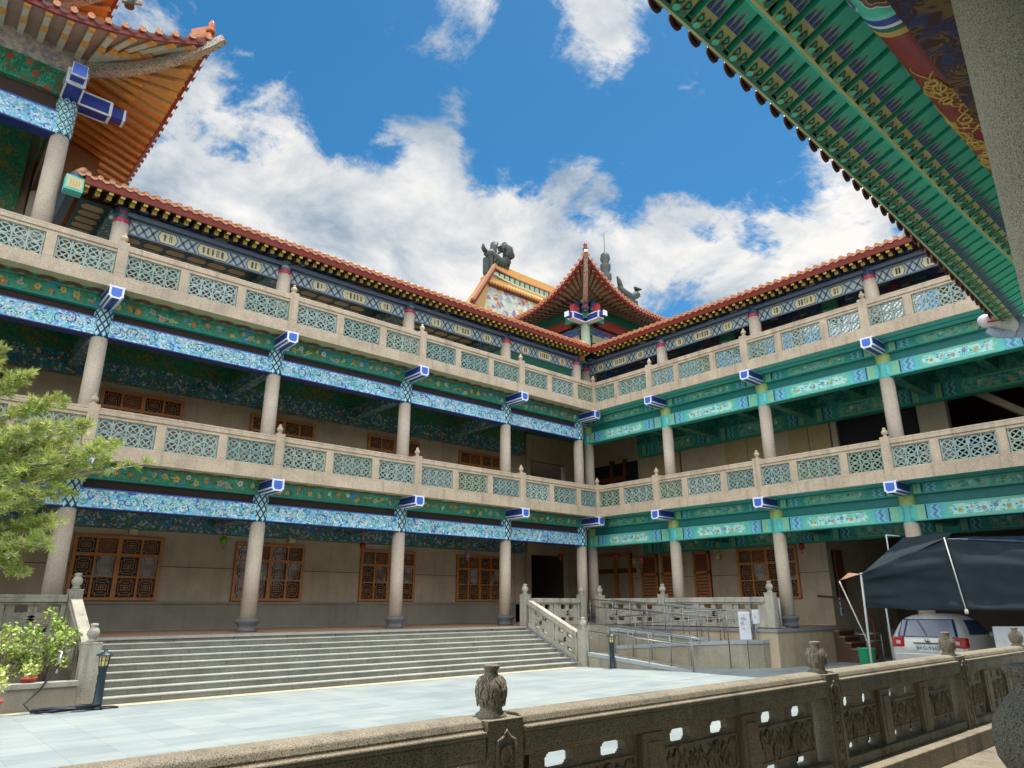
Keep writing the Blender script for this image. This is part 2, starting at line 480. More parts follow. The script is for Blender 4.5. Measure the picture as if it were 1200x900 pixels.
def window_make():
    """2.3 m wide four-sash window, z up from sill; local -y is outwards"""
    w, h = 2.3, 1.76; m = mb()
    for a, b in ((-w / 2, -w / 2 + .09), (w / 2 - .09, w / 2), (-.06, .06)): m.box(a, b, -.07, .06, 0, h, 'wood')
    for a, b in ((0, .08), (h - .09, h)): m.box(-w / 2, w / 2, -.075, .055, a, b, 'wood')
    m.box(-w / 2, w / 2, -.072, .05, 1.18, 1.27, 'wood')
    for sx in (-1, 1):
        m.box(sx * .575 - .03, sx * .575 + .03, -.06, .05, 0, h, 'wood'); m.box(min(sx * .06, sx * 1.06), max(sx * .06, sx * 1.06), -.055, .045, .61, .66, 'wood')
    o = m.build('window', None, center=False)
    l = mb()
    cols = [(-1.05, -.61), (-.54, -.07), (.07, .54), (.61, 1.05)]
    rows = [(.09, .60), (.67, 1.17), (1.28, 1.66)]
    for ci, (x0, x1) in enumerate(cols):
        for ri, (z0, z1) in enumerate(rows):
            cx, cz, dx, dz = (x0 + x1) / 2, (z0 + z1) / 2, (x1 - x0) / 2, (z1 - z0) / 2
            t_ = .016
            for k in (.78, .5, .24):
                for s in (-1, 1):
                    g = .55 if k != .5 else .35
                    l.box(cx + s * dx * k - t_ / 2, cx + s * dx * k + t_ / 2, -.02, .0, cz - dz * (k if k < .5 else 1) * g, cz + dz * (k if k < .5 else 1) * g, 'wood_lattice')
                    l.box(cx - dx * g, cx + dx * g, -.021, .001, cz + s * dz * k - t_ / 2, cz + s * dz * k + t_ / 2, 'wood_lattice')
            for s in (-1, 1):
                for q in (-1, 1):
                    l.box(cx + s * dx * .55 - .008, cx + s * dx * .55 + .008, -.019, -.001, min(cz + q * dz * .5, cz + q * dz), max(cz + q * dz * .5, cz + q * dz), 'wood_lattice')
                    l.box(min(cx + q * dx * .5, cx + q * dx), max(cx + q * dx * .5, cx + q * dx), -.018, -.002, cz + s * dz * .62 - .008, cz + s * dz * .62 + .008, 'wood_lattice')
            l.box(cx - .008, cx + .008, -.017, -.003, cz - dz * .24, cz + dz * .24, 'wood_lattice'); l.box(cx - dx * .24, cx + dx * .24, -.016, -.004, cz - .008, cz + .008, 'wood_lattice')
    l.build('window_lattice', o, (0, 0, 0), center=False, recalc=False)
    g = mb()
    for ci, (x0, x1) in enumerate(cols):
        for ri, (z0, z1) in enumerate(rows):
            g.box(x0 - .02, x1 + .02, .015, .03, z0 - .02, z1 + .02, 'pane_pale' if (ci % 2 and ri == 1) else ('wood_dark' if (ci + ri) % 3 == 0 and ri == 2 else 'glass_dark'))
    g.build('window_pane', o, (0, 0, 0), center=False, recalc=False)
    return o

# ------------------------------------------------------------------ gallery wings
def chevrons(m, T, u0, u1, z0, z1, v):
    n = 4; w = (u1 - u0) / 4
    for k, mt in enumerate(('chevron_pale', 'chevron_blue', 'chevron_pale')):
        uc = u0 + w * (k + .5)
        for i in range(n):
            za, zb = z0 + (z1 - z0) * i / n, z0 + (z1 - z0) * (i + 1) / n
            ua, ub = (uc, uc + w) if i % 2 == 0 else (uc + w, uc)
            h = w * .22
            m.face([T(ua - h, v, za), T(ua + h, v, za), T(ub + h, v, zb), T(ub - h, v, zb)], mt)
def right_beam_face(m, T, u0, u1, z0, z1, v, bright):
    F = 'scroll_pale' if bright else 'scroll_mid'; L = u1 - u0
    q = lambda a, b, c, d, e, mt: m.face([T(a, v + e, c), T(b, v + e, c), T(b, v + e, d), T(a, v + e, d)], mt)
    e1 = .27
    for s in (0, 1):
        M = (lambda a: u0 + a) if s == 0 else (lambda a: u1 - a)
        for k, (a, b, mt) in enumerate(((0.0, .05, 'lime'), (.07, .10, 'teal_pale'), (.12, .16, 'lime'), (.19, .23, 'navy'))):
            q(min(M(a + e1), M(b + e1)), max(M(a + e1), M(b + e1)), z0, z1, .003, mt)
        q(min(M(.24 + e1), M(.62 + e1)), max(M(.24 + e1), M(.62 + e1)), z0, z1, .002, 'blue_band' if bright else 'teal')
        chevrons(m, T, min(M(.27 + e1), M(.6 + e1)), max(M(.27 + e1), M(.6 + e1)), z0 + .02, z1 - .02, v + .005)
    a, b = u0 + e1 + .78, u1 - e1 - .78
    if b - a > .3:
        h = z1 - z0; ins = .12
        def cart(k, e, mt):
            zz0, zz1 = z0 + h * k, z1 - h * k; aa, bb = a + h * k, b - h * k; zc = (z0 + z1) / 2
            m.face([T(aa, v + e, zz0), T(bb, v + e, zz0), T(bb - .05, v + e, zz0 + (zz1 - zz0) * .2), T(bb + .05, v + e, zz0 + (zz1 - zz0) * .35), T(bb + .02, v + e, zc), T(bb + .05, v + e, zz0 + (zz1 - zz0) * .65), T(bb - .05, v + e, zz0 + (zz1 - zz0) * .8), T(bb, v + e, zz1),
                    T(aa, v + e, zz1), T(aa + .05, v + e, zz0 + (zz1 - zz0) * .8), T(aa - .05, v + e, zz0 + (zz1 - zz0) * .65), T(aa - .02, v + e, zc), T(aa - .05, v + e, zz0 + (zz1 - zz0) * .35), T(aa + .05, v + e, zz0 + (zz1 - zz0) * .2)], mt)
        cart(.04, .003, 'lime'); cart(.09, .005, 'teal' if not bright else 'teal_mid'); cart(.14, .007, F)
        zc = (z0 + z1) / 2; A = h * .2; wl = .55; n = int((b - a) / .05); e = .010
        pts = [(a + h * .5 + (b - a - h) * i / n) for i in range(n + 1)]
        zz = lambda u: zc + A * math.sin(2 * math.pi * (u - a) / wl)
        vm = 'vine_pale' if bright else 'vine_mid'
        for p0, p1 in zip(pts[:-1], pts[1:]): m.face([T(p0, v + e, zz(p0) - .009), T(p1, v + e, zz(p1) - .009), T(p1, v + e, zz(p1) + .009), T(p0, v + e, zz(p0) + .009)], vm)
        k = 0; u = a + h * .6
        while u < b - h * .5:
            sgn = 1 if k % 2 else -1; r = h * .15; cz = zc - sgn * A * .35
            for q in range(5):
                t_ = 2 * math.pi * q / 5 + k
                m.face([T(u + r * .6 * math.cos(t_) + r * .55 * math.cos(w), v + e + .002, cz + r * .6 * math.sin(t_) + r * .55 * math.sin(w)) for w in [j * math.pi / 3 for j in range(6)]], ('bloom_white', 'bloom_rose', 'bloom_blue', 'bloom_yellow')[(k * 3) % 4])
            m.face([T(u + r * .3 * math.cos(w), v + e + .004, cz + r * .3 * math.sin(w)) for w in [j * math.pi / 3 for j in range(6)]], 'bloom_yellow')
            for sg in (-1, 1):
                m.face([T(u + sg * r * 1.1, v + e + .001, cz + sgn * r * .4), T(u + sg * r * 2.0, v + e + .001, cz + sgn * r * .9), T(u + sg * r * 2.5, v + e + .001, cz + sgn * r * .2), T(u + sg * r * 1.9, v + e + .001, cz - sgn * r * .1)], 'vine_leaf' if sg > 0 else vm)
            u += wl / 2; k += 1

def wing(name, T, loc, label, cols, posts, ends, rz, stubs, left):
    """cols: column positions along u; ends: (u_min,u_max) of the slabs; stubs: list of (u0,u1,ncells list) panel bays"""
    root = empty(name, loc); tag(root, label, 'building')
    B = root
    umin, umax = ends
    for lev in (1, 2):
        zf = FH * lev; zb = zf - FH
        # slab, mitred at the inner corner
        m = mb()
        for v0, v1, z0, z1, mt in ((-3.6, .93, zf - .32, zf - .04, 'plaster_beige'), (.93, .99, zf - .34, zf - .03, 'granite_beige'), (.85, .93, zf - .1, zf - .02, 'granite_beige')):
            p = [T(umin, v0, z0), T(-v0 if umax is None else umax, v0, z0), T(-v1 if umax is None else umax, v1, z0), T(umin, v1, z0)]
            m.hexa(p + [q + V(0, 0, z1 - z0) for q in p], mt)
        m.build('floor_slab', B)
        # ceiling under the slab and painted soffit
        m = mb()
        p = [T(umin, -3.55, zf - .36), T(3.4, -3.55, zf - .36), T(-.2, .2, zf - .36), T(umin, .2, zf - .36)]
        m.hexa(p + [q + V(0, 0, .03) for q in p], 'green_ceiling' if left else 'teal_dark')
        m.build('painted_ceiling', B)
        m = mb()
        if left:
            m.box(umin, -.9, .62, .92, zf - .335, zf - .322, 'olive_paint', T); m.box(umin, -.6, .23, .62, zf - .338, zf - .323, 'green_flowers', T)
            u = umin + .3
            while u < -1.2:
                for r, dz, mt in ((.26, .341, 'scallop_brown'), (.19, .344, 'brown_dark'), (.16, .347, 'scallop_brown'), (.07, .35, 'scallop_pale')):
                    m.face([T(u + r * math.cos(a) , .40 + r * 1.1 * math.sin(a) , zf - dz) for a in [math.pi * k / 8 for k in range(9)]], mt)
                u += .52
        else:
            m.box(umin, -.9, .25, .92, zf - .338, zf - .322, 'teal_mid', T)
            m.box(umin, -.9, .55, .62, zf - .342, zf - .336, 'teal_dark', T)
        m.build('painted_soffit', B, recalc=False)
        # beams per bay
        cc = list(cols) 
        for a, b in zip(cc[:-1], cc[1:]):
            m = mb()
            m.box(a + .15, b - .15, -.16, .16, zb + 2.86, zb + 3.28, 'mosaic_blue' if left else 'teal_mid', T)
            if left:
                m.box(a + .15, b - .15, -.165, .165, zb + 2.835, zb + 2.86, 'navy', T); m.box(a + .15, b - .15, -.165, .165, zb + 3.28, zb + 3.31, 'block_face', T)
                rnd = random.Random(int(a * 13 + lev * 5)); u = a + .28
                while u < b - .26:
                    zc = zb + rnd.uniform(2.95, 3.2); r = rnd.uniform(.035, .06); t0 = rnd.uniform(0, 6.28)
                    Q = lambda du, dz, e: T(u + du, .16 + e, min(zb + 3.275, max(zb + 2.865, zc + dz)))
                    for sg in (-1, 1):
                        n_ = 9; L_ = rnd.uniform(.9, 1.5); pl_ = [(r * (1.2 + .22 * k) * math.cos(t0 + sg * k * .33 * L_), r * (1.2 + .22 * k) * math.sin(t0 + sg * k * .33 * L_)) for k in range(n_)]
                        mt = rnd.choice(['bloom_white', 'vine_pale', 'vine_leaf', 'chevron_blue', 'teal_pale'])
                        for k in range(n_ - 1):
                            w_ = .013 * (1 - k / n_) + .004
                            (x0, y0), (x1, y1) = pl_[k], pl_[k + 1]; dl = math.hypot(x1 - x0, y1 - y0) or 1; nx_, ny_ = -(y1 - y0) / dl * w_, (x1 - x0) / dl * w_
                            m.face([Q(x0 - nx_, y0 - ny_, .003), Q(x1 - nx_, y1 - ny_, .003), Q(x1 + nx_, y1 + ny_, .003), Q(x0 + nx_, y0 + ny_, .003)], mt)
                    mt = rnd.choice(['bloom_white', 'bloom_white', 'vine_pale', 'teal_pale', 'bloom_white'])
                    for k in range(5):
                        t_ = 2 * math.pi * k / 5 + t0
                        m.face([Q(r * .55 * math.cos(t_) + r * .5 * math.cos(w), r * .55 * math.sin(t_) + r * .5 * math.sin(w), .006) for w in [j * math.pi / 3 for j in range(6)]], mt)
                    m.face([Q(r * .3 * math.cos(w), r * .3 * math.sin(w), .009) for w in [j * math.pi / 3 for j in range(6)]], 'chevron_blue')
                    u += rnd.uniform(.11, .19)
            else:
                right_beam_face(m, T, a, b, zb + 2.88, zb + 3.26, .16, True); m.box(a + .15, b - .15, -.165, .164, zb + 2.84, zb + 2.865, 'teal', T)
            m.build('lower_beam', B, recalc=False)
            m = mb()
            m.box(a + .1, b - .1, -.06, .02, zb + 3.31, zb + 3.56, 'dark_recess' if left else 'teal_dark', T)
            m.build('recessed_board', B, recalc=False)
            m = mb()
            if left:
                p = [T(a, -.15, zb + 3.56), T(b, -.15, zb + 3.56), T(b, .17, zb + 3.56), T(a, .17, zb + 3.56), T(a, -.15, zf - .345), T(b, -.15, zf - .345), T(b, .24, zf - .345), T(a, .24, zf - .345)]
                m.hexa(p, 'green_flowers')
                m.box(a, b, -.15, .19, zb + 3.535, zb + 3.56, 'teal', T)
                rnd = random.Random(int(a * 10 + lev * 7)); hz = zf - .345 - zb - 3.56
                S = lambda u, q, e=0: T(u, .17 + .07 * q + e, zb + 3.56 + hz * q)
                u = a + .25
                while u < b - .2:
                    q = rnd.uniform(.28, .75); r = rnd.uniform(.05, .085); mt = rnd.choice(['bloom_yellow', 'bloom_orange', 'bloom_rose', 'bloom_white', 'bloom_yellow', 'bloom_blue', 'bloom_orange'])
                    for _ in range(5):
                        t_ = rnd.uniform(0, 6.28); l = rnd.uniform(.1, .2); w = .03
                        c_, s_2 = math.cos(t_), math.sin(t_) * .9
                        m.face([S(u + c_ * .04, q + s_2 * .04 / hz, .003), S(u + c_ * l * .55 - s_2 * w, min(1, max(0, q + (s_2 * l * .55 + c_ * w) / hz)), .003), S(u + c_ * l, min(1, max(0, q + s_2 * l / hz)), .003), S(u + c_ * l * .55 + s_2 * w, min(1, max(0, q + (s_2 * l * .55 - c_ * w) / hz)), .003)], rnd.choice(['leaf_paint', 'leaf_paint_blue', 'vine_mid']))
                    n5 = rnd.choice([5, 6])
                    for k in range(n5):
                        t_ = 2 * math.pi * k / n5 + u
                        m.face([S(u + r * .55 * math.cos(t_) + r * .5 * math.cos(w), q + (r * .55 * math.sin(t_) + r * .5 * math.sin(w)) / hz, .006) for w in [j * math.pi / 3 for j in range(6)]], mt)
                    m.face([S(u + r * .32 * math.cos(w), q + r * .32 * math.sin(w) / hz, .009) for w in [j * math.pi / 3 for j in range(6)]], 'bloom_orange' if mt != 'bloom_orange' else 'bloom_yellow')
                    u += rnd.uniform(.2, .36)
            else:
                m.box(a, b, -.15, .19, zb + 3.56, zf - .345, 'teal', T)
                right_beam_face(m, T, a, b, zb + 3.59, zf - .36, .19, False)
            m.build('upper_beam', B, recalc=False)
            # inner beam at the back wall, cross beam at column a
            m = mb()
            m.box(a, b, -3.58, -3.25, zb + 2.75, zb + 3.3, 'mosaic_dark' if left else 'teal', T)
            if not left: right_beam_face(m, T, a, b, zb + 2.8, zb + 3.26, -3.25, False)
            m.box(a, b, -3.4, -3.2, zb + 3.3, zf - .345, 'green_ceiling' if left else 'scroll_dark', T)
            m.build('inner_beam', B, recalc=False)
            m = mb()
            for u in (a,):
                m.box(u - .14, u + .14, -3.3, -.14, zb + 2.95, zb + 3.35, 'mosaic_dark' if left else 'scroll_dark', T)
                m.box(u - .1, u + .1, -3.3, -.14, zb + 3.35, zf - .345, 'green_ceiling' if left else 'teal', T)
            m.build('cross_beam', B, recalc=False)
            if not left:
                m = mb(); m.box((a + b) / 2 - .12, (a + b) / 2 + .12, -3.3, -.1, zb + 3.3, zf - .345, 'scroll_dark', T); m.build('ceiling_joist', B)
        # beam ends
        for u in cols:
            m = mb()
            poly = [(-.16, .07), (-.10, 0), (.10, 0), (.16, .07), (.16, .31), (-.16, .31)]
            z0 = zb + 3.55
            v1 = 1.08
            m.prism(poly, 'block_blue', lambda a_, d, b_: T(u + a_, d, z0 + b_), .2, v1)
            pin = [(a_ * .72, .155 + (b_ - .155) * .72) for a_, b_ in poly]
            m.prism(poly, 'white_paint', lambda a_, d, b_: T(u + a_ * 1.02, d, z0 + .155 + (b_ - .155) * 1.02), v1, v1 + .02)
            m.prism(pin, 'block_face', lambda a_, d, b_: T(u + a_, d, z0 + b_), v1 + .018, v1 + .026)
            for aa, bb in ((-.16, .07), (.16, .07), (-.10, 0), (.10, 0), (-.16, .31), (.16, .31)):
                m.bar(T(u + aa, .22, z0 + bb), T(u + aa, v1, z0 + bb), .035, .035, 'white_paint')
            m.build('beam_end', B, recalc=False)
        # columns
        for i, u in enumerate(cols):
            o = use('colL' if left else 'colR', column_left if left else column_right, B, T(u, 0, zb))
            if lev == 1: use('colbase', base_lathe, o, T(u, 0, zb)) if True else None
    # top floor columns
    zt = 2 * FH
    for u in cols: use('coltop', column_top, B, T(u, 0, zt))
    # balustrades
    for lev in (1, 2):
        zf = FH * lev
        rail = mb()
        p_end = -.86
        for v0, v1, z0, z1, mt in ((.76, .96, zf + .70, zf + .80, 'granite_beige'), (.79, .93, zf + .62, zf + .70, 'granite_beige'), (.77, .95, zf + .80, zf + .86, 'granite_beige'), (.78, .94, zf - .04, zf + .03, 'granite_beige')):
            p = [T(umin, v0, z0), T(-v0, v0, z0), T(-v1, v1, z0), T(umin, v1, z0)]
            rail.hexa(p + [q + V(0, 0, z1 - z0) for q in p], mt)
        bal = rail.build('balustrade', B, bevel=.015)
        for u in posts: use('post', rail_post, bal, T(u, .86, zf - .05))
        if left: use('post', rail_post, bal, T(-.86, .86, zf - .05))
        for bay in stubs:
            u0, u1, cells = bay
            tot = sum(cells); nst = len(cells) - 1
            free = (u1 - u0) - .24 - nst * .22
            x = u0 + .12
            for i, c in enumerate(cells):
                wpan = free * c / tot
                cw = .272; sx = (wpan - .06) / (c * cw)
                use('panel%d' % c, lambda: lattice_panel(c, 2, .272, .285), bal, T(x + wpan / 2, .86, zf + .04), rz, (sx, 1, 1.0))
                x += wpan
                if i < nst:
                    m = mb(); m.box(x, x + .22, .775, .945, zf - .02, zf + .66, 'granite_beige', T); m.box(x + .05, x + .17, .945, .951, zf + .05, zf + .58, 'granite_beige', T)
                    m.build('stub_post', bal, bevel=.01)
                    x += .22
    return root

LC = [-22.8, -18.3, -13.79, -9.28, -4.87, -.95]
RC = [-19.55, -15.6, -11.64, -7.7, -3.72, .28]
Lw = wing('gallery_building', TL, (-12, 1.5, 0), 'three storey gallery wing with blue mosaic beams and tan stone balconies above the wide steps', LC, LC[:-1], (-23.6, None), 0,
          [(a, b, [4, 4, 4]) for a, b in zip(LC[:4], LC[1:5])] + [(-4.87, -.86, [4, 4, 3])], True)
Rw = wing('gallery_building', TR, (1.5, -9, 0), 'three storey gallery wing with turquoise cartouche beams above the ramp and the dark tent', RC, RC[:-1], (-20.4, None), R(90),
          [(a, b, [3, 4, 3]) for a, b in zip(RC[:4], RC[1:5])] + [(-3.72, -.86, [4, 3])], False)

def add(parent, name, fn, **kw):
    m = mb(); fn(m); return m.build(name, parent, **kw)

# ---- left wing back walls, windows
def f(m):
    for k, zf in enumerate((0, FH)):
        m.box(-23.6, -.38, 3.6, 3.9, zf + (.0 if k else .76), zf + 3.9, 'wall_stone')
        m.box(-23.6, -.38, 3.596, 3.6, zf + 1.74, zf + 1.765, 'joint_dark')
    m.box(-23.6, 3.6, 3.6, 3.9, 8.1, 9.3, 'wall_stone')
    m.box(2.0, 3.9, 3.6, 3.9, 0, 8.1, 'wall_stone')
    m.box(-.38, 2.0, 3.6, 3.9, 2.75, 4.2, 'wall_stone'); m.box(-.38, 2.0, 3.6, 3.9, 6.9, 8.1, 'wall_stone')
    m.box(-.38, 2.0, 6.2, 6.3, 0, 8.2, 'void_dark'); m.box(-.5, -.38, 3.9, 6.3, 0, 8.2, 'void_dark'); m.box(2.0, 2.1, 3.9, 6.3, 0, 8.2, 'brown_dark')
    m.box(-1.25, -.78, 3.5, 3.6, 0, 3.9, 'wall_stone'); m.box(-.62, -.38, 3.46, 3.6, 0, 8, 'wall_stone')
    m.box(-23.7, -23.6, 0, 3.9, 0, 11, 'wall_stone')
add(Lw, 'back_wall', f)
def f(m):
    m.box(-23.6, -.38, 3.5, 3.62, 0, .70, 'dado_stone'); m.box(-23.6, -.38, 3.46, 3.63, .70, .77, 'dado_stone')
add(Lw, 'dado', f)
for x in (-20.8, -16.27, -11.83, -7.4, -3.15):
    for k in (0, 1): use('window', window_make, Lw, (x, 3.58, .80 + k * FH))
# ---- right wing walls, windows, doors
def f(m):
    m.box(3.6, 3.9, -7.48, 3.6, 0, 3.9, 'wall_stone'); m.box(3.596, 3.6, -7.48, 3.6, 1.74, 1.765, 'joint_dark')
    m.box(3.6, 3.9, -8.43, 3.6, FH, 8.1, 'wall_stone'); m.box(3.596, 3.6, -8.43, 3.6, FH + 1.74, FH + 1.765, 'joint_dark')
    m.box(3.6, 3.9, -11.14, -8.43, FH + 3.05, 8.1, 'plaster_beige'); m.box(3.6, 3.9, -12.0, -11.14, FH, 8.1, 'plaster_beige')
    m.box(3.6, 3.9, -20.4, -12.0, FH + 3.3, 8.1, 'plaster_beige'); m.box(3.6, 3.9, -20.4, -14.6, FH, 8.1, 'wall_stone')
    m.box(3.9, 9.0, -7.48, -7.3, -1.1, 3.9, 'wall_stone')                 # side wall along the passage
    m.box(-.9, 9, -7.47, -7.3, -1.1, 0, 'wall_stone') if False else None
    m.box(9.0, 9.2, -20.4, -7.3, -1.1, 8.2, 'brown_dark'); m.box(3.9, 9.0, -20.6, -20.4, -1.1, 8.2, 'brown_dark')
    m.box(3.6, 9.0, -20.4, -7.48, 3.88, 4.16, 'brown_dark'); m.box(3.9, 9.0, -20.4, 3.6, 8.1, 8.3, 'brown_dark')
    m.box(-.4, 3.6, -20.6, -20.4, -1.1, 11, 'wall_stone')
    m.box(3.6, 3.9, -20.4, -16.5, -1.1, 3.9, 'wall_stone')
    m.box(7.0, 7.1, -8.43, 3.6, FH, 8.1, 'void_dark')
add(Rw, 'back_wall', f)
def f(m):
    p = [(4.2, -16.2, 4.3), (5.6, -16.2, 4.3), (5.6, -12.2, 7.6), (4.2, -12.2, 7.6)]
    m.hexa([V(*q) for q in p] + [V(q[0], q[1], q[2] + .25) for q in p], 'plaster_beige')
    m.bar((4.2, -16.2, 5.4), (4.2, -12.2, 8.5), .06, .06, 'wood_dark')
add(Rw, 'stair_flight', f)
w = use('window', window_make, Rw, (3.58, -5.2, .86), R(-90), (1.05, 1, 1.05))
for y0, y1 in ((-.2, .67), (-1.4, -.42), (-2.77, -2.0)):
    def f(m):
        m.box(3.5, 3.6, y0, y1, 0, 2.7, 'wood_dark')
        m.box(3.47, 3.5, y0, y0 + .1, 0, 2.7, 'wood'); m.box(3.47, 3.5, y1 - .1, y1, 0, 2.7, 'wood')
        for z in (0, .55, 1.85, 2.6): m.box(3.47, 3.5, y0, y1, z, z + .1, 'wood')
        for k in range(9): m.box(3.485, 3.5, y0 + .12, y1 - .12, .7 + k * .125, .77 + k * .125, 'wood_lattice')
    add(Rw, 'door', f, recalc=False)
def f(m):
    for a, b in ((1.2, 1.35), (1.95, 2.15), (3.2, 3.35)): m.box(3.44, 3.6, a, b, 0, 2.85, 'wood')
    m.box(3.43, 3.59, 1.2, 3.35, 2.7, 2.85, 'wood'); m.box(3.45, 3.58, 1.0, 3.35, 2.0, 2.2, 'wood_dark'); m.box(3.52, 3.6, 1.35, 3.2, 0, 2.7, 'plaster_beige')
add(Rw, 'door', f, recalc=False)
def f(m):
    for a, b in ((1.2, 1.35), (1.95, 2.15), (3.2, 3.35)): m.box(3.44, 3.6, a, b, FH, FH + 2.85, 'wood_dark')
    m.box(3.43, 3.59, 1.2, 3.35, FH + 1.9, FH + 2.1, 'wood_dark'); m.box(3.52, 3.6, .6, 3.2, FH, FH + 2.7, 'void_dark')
add(Rw, 'door', f, recalc=False)
for y0, y1 in ((-1.7, -.1), (-5.9, -3.9), (-8.2, -6.6)):
    def f(m):
        m.box(3.55, 3.6, y0, y1, FH, FH + 2.78, 'shutter_tan'); m.box(3.54, 3.55, (y0 + y1) / 2 - .012, (y0 + y1) / 2 + .012, FH, FH + 2.78, 'joint_dark')
        m.box(3.53, 3.6, y0 - .04, y0, FH, FH + 2.8, 'joint_dark'); m.box(3.53, 3.6, y0, y1, FH + 2.78, FH + 2.81, 'joint_dark')
    add(Rw, 'shutter', f, recalc=False)
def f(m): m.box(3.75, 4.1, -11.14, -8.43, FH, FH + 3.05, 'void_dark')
add(Rw, 'dark_opening', f)
def f(m):
    m.box(3.92, 4.6, -7.56, -7.49, .9, 2.5, 'void_dark')
    for k in range(8): m.box(3.95 + k * .08, 3.98 + k * .08, -7.6, -7.56, .9, 2.5, 'wood_dark')
add(Rw, 'barred_window', f)

# ---- friezes, top beams, coffered ceiling, eaves
def frieze(m, T, a, b, z0, z1, v):
    m.box(a, b, v - .04, v, z0, z1, 'frieze_ground', T)
    m.box(a, b, v - .05, v + .015, z1 - .05, z1, 'frieze_edge', T); m.box(a, b, v - .05, v + .015, z0, z0 + .05, 'frieze_edge', T)
    z0 += .05; z1 -= .05; h = z1 - z0; L = b - a
    segs = [('d', .17), ('c', .13), ('d', .12), ('l', .22), ('d', .12), ('c', .12), ('d', .12)]
    u = a
    for typ, k in segs:
        w_ = L * k
        if typ == 'd':
            n = max(1, round(w_ / (h * .72))); s = w_ / n
            for i in range(n):
                ua, ub, uc, zc = u + s * i, u + s * (i + 1), u + s * (i + .5), (z0 + z1) / 2
                for q0, q1 in (((ua, z0), (ub, z1)), ((ua, z1), (ub, z0))):
                    m.bar(T(q0[0], v + .006, q0[1]), T(q1[0], v + .006, q1[1]), .042, .012, 'frieze_line', up=T(0, 1, 0))
                g = .25
                m.face([T(uc - s * g, v + .004, zc), T(uc, v + .004, zc - h * g), T(uc + s * g, v + .004, zc), T(uc, v + .004, zc + h * g)], 'scallop_pale')
        else:
            g = h * .35
            def hexp(i_, e, mt): m.face([T(u + g * .6 + i_, v + e, z0 + i_), T(u + w_ - g * .6 - i_, v + e, z0 + i_), T(u + w_ - i_ * 1.3, v + e, (z0 + z1) / 2), T(u + w_ - g * .6 - i_, v + e, z1 - i_), T(u + g * .6 + i_, v + e, z1 - i_), T(u + i_ * 1.3, v + e, (z0 + z1) / 2)], mt)
            hexp(.0, .004, 'ink'); hexp(.02, .007, 'cream')
            n = 2 if typ == 'c' else 5; cw = (w_ - g * 2.2) / n
            rnd = random.Random(int(u * 100))
            for i in range(n):
                uc = u + g * 1.1 + cw * (i + .5); r = min(cw, h) * .3
                for k in range(6):
                    if rnd.random() < .5: m.face([T(uc - r, v + .01, z0 + h * (.25 + .1 * k)), T(uc + r * .9, v + .01, z0 + h * (.25 + .1 * k)), T(uc + r * .9, v + .01, z0 + h * (.29 + .1 * k)), T(uc - r, v + .01, z0 + h * (.29 + .1 * k))], 'ink')
                for q in (-.6, 0, .6):
                    if rnd.random() < .7: m.face([T(uc + r * q - .012, v + .0102, z0 + h * .22), T(uc + r * q + .012, v + .0102, z0 + h * .22), T(uc + r * q + .012, v + .0102, z0 + h * .8), T(uc + r * q - .012, v + .0102, z0 + h * .8)], 'ink')
        u += w_
for root, T, cols in ((Lw, TL, LC[1:]), (Rw, TR, RC)):
    for a, b in zip(cols[:-1], cols[1:]):
        m = mb(); frieze(m, T, a + .2, b - .2, 10.02, 10.46, .02); m.build('painted_frieze', root, recalc=False)
        m = mb()
        m.box(a, b, -.1, .12, 10.50, 10.62, 'frieze_edge', T); m.box(a, b, -.14, .06, 10.62, 10.98, 'dougong_blue', T)
        for k in range(5):
            u = a + (b - a) * (k + .5) / 5; m.box(u - .1, u + .1, .06, .2, 10.66, 10.8, 'dougong_blue', T); m.box(u - .2, u + .2, .06, .16, 10.8, 10.9, 'dougong_blue', T)
        m.build('bracket_beam', root, recalc=False)
# coffered ceiling, left
m = mb(); ZC = 10.62
m.box(-19.3, -.6, .12, 3.6, ZC + .06, ZC + .1, 'coffer_grid')
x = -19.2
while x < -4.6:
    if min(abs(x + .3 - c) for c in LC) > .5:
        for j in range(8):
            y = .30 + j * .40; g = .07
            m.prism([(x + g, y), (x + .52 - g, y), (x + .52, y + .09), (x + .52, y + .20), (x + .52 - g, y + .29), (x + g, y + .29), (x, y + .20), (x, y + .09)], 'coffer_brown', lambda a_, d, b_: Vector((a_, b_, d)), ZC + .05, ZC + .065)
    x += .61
for c in LC[1:5]: m.box(c - .28, c + .28, .12, 3.6, ZC - .28, ZC + .05, 'mosaic_dark')
m.box(-4.5, 1.5, .12, 3.6, ZC - .02, ZC + .05, 'teal_mid'); m.box(-4.55, -4.45, .12, 3.6, ZC - .3, ZC + .05, 'teal')
m.build('coffered_ceiling', Lw, recalc=False)
# right top floor: narrow open gallery
m = mb()
m.box(-20.4, 1.2, -1.35, -.12, 10.62, 10.68, 'soffit_brown', TR)
m.box(-20.4, .9, -1.6, -1.35, 10.25, 10.7, 'dougong_blue', TR)
m.box(-20.4, .9, -1.62, -1.33, 10.18, 10.25, 'frieze_edge', TR)
m.build('inner_beam', Rw, recalc=False)
for u in RC[1:4]:
    m = mb(); m.box(u + 1.55, u + 1.95, -1.7, -.9, 10.1, 10.62, 'capital_green', TR); m.box(u + 1.62, u + 1.88, -1.65, -1.2, 9.75, 10.1, 'capital_green', TR); m.build('bracket', Rw)
m = mb(); m.box(-20.4, -12.9, -1.9, -1.75, 8.4, 10.9, 'soffit_brown', TR); m.build('back_wall', Rw)
for u in (-8.5, -4.6, -1.0):
    m = mb(); m.ring([(.2, 8.4), (.19, 10.3)], 16, 'granite_column', TR(u, -1.5, 0)); m.build('rear_column', Rw)

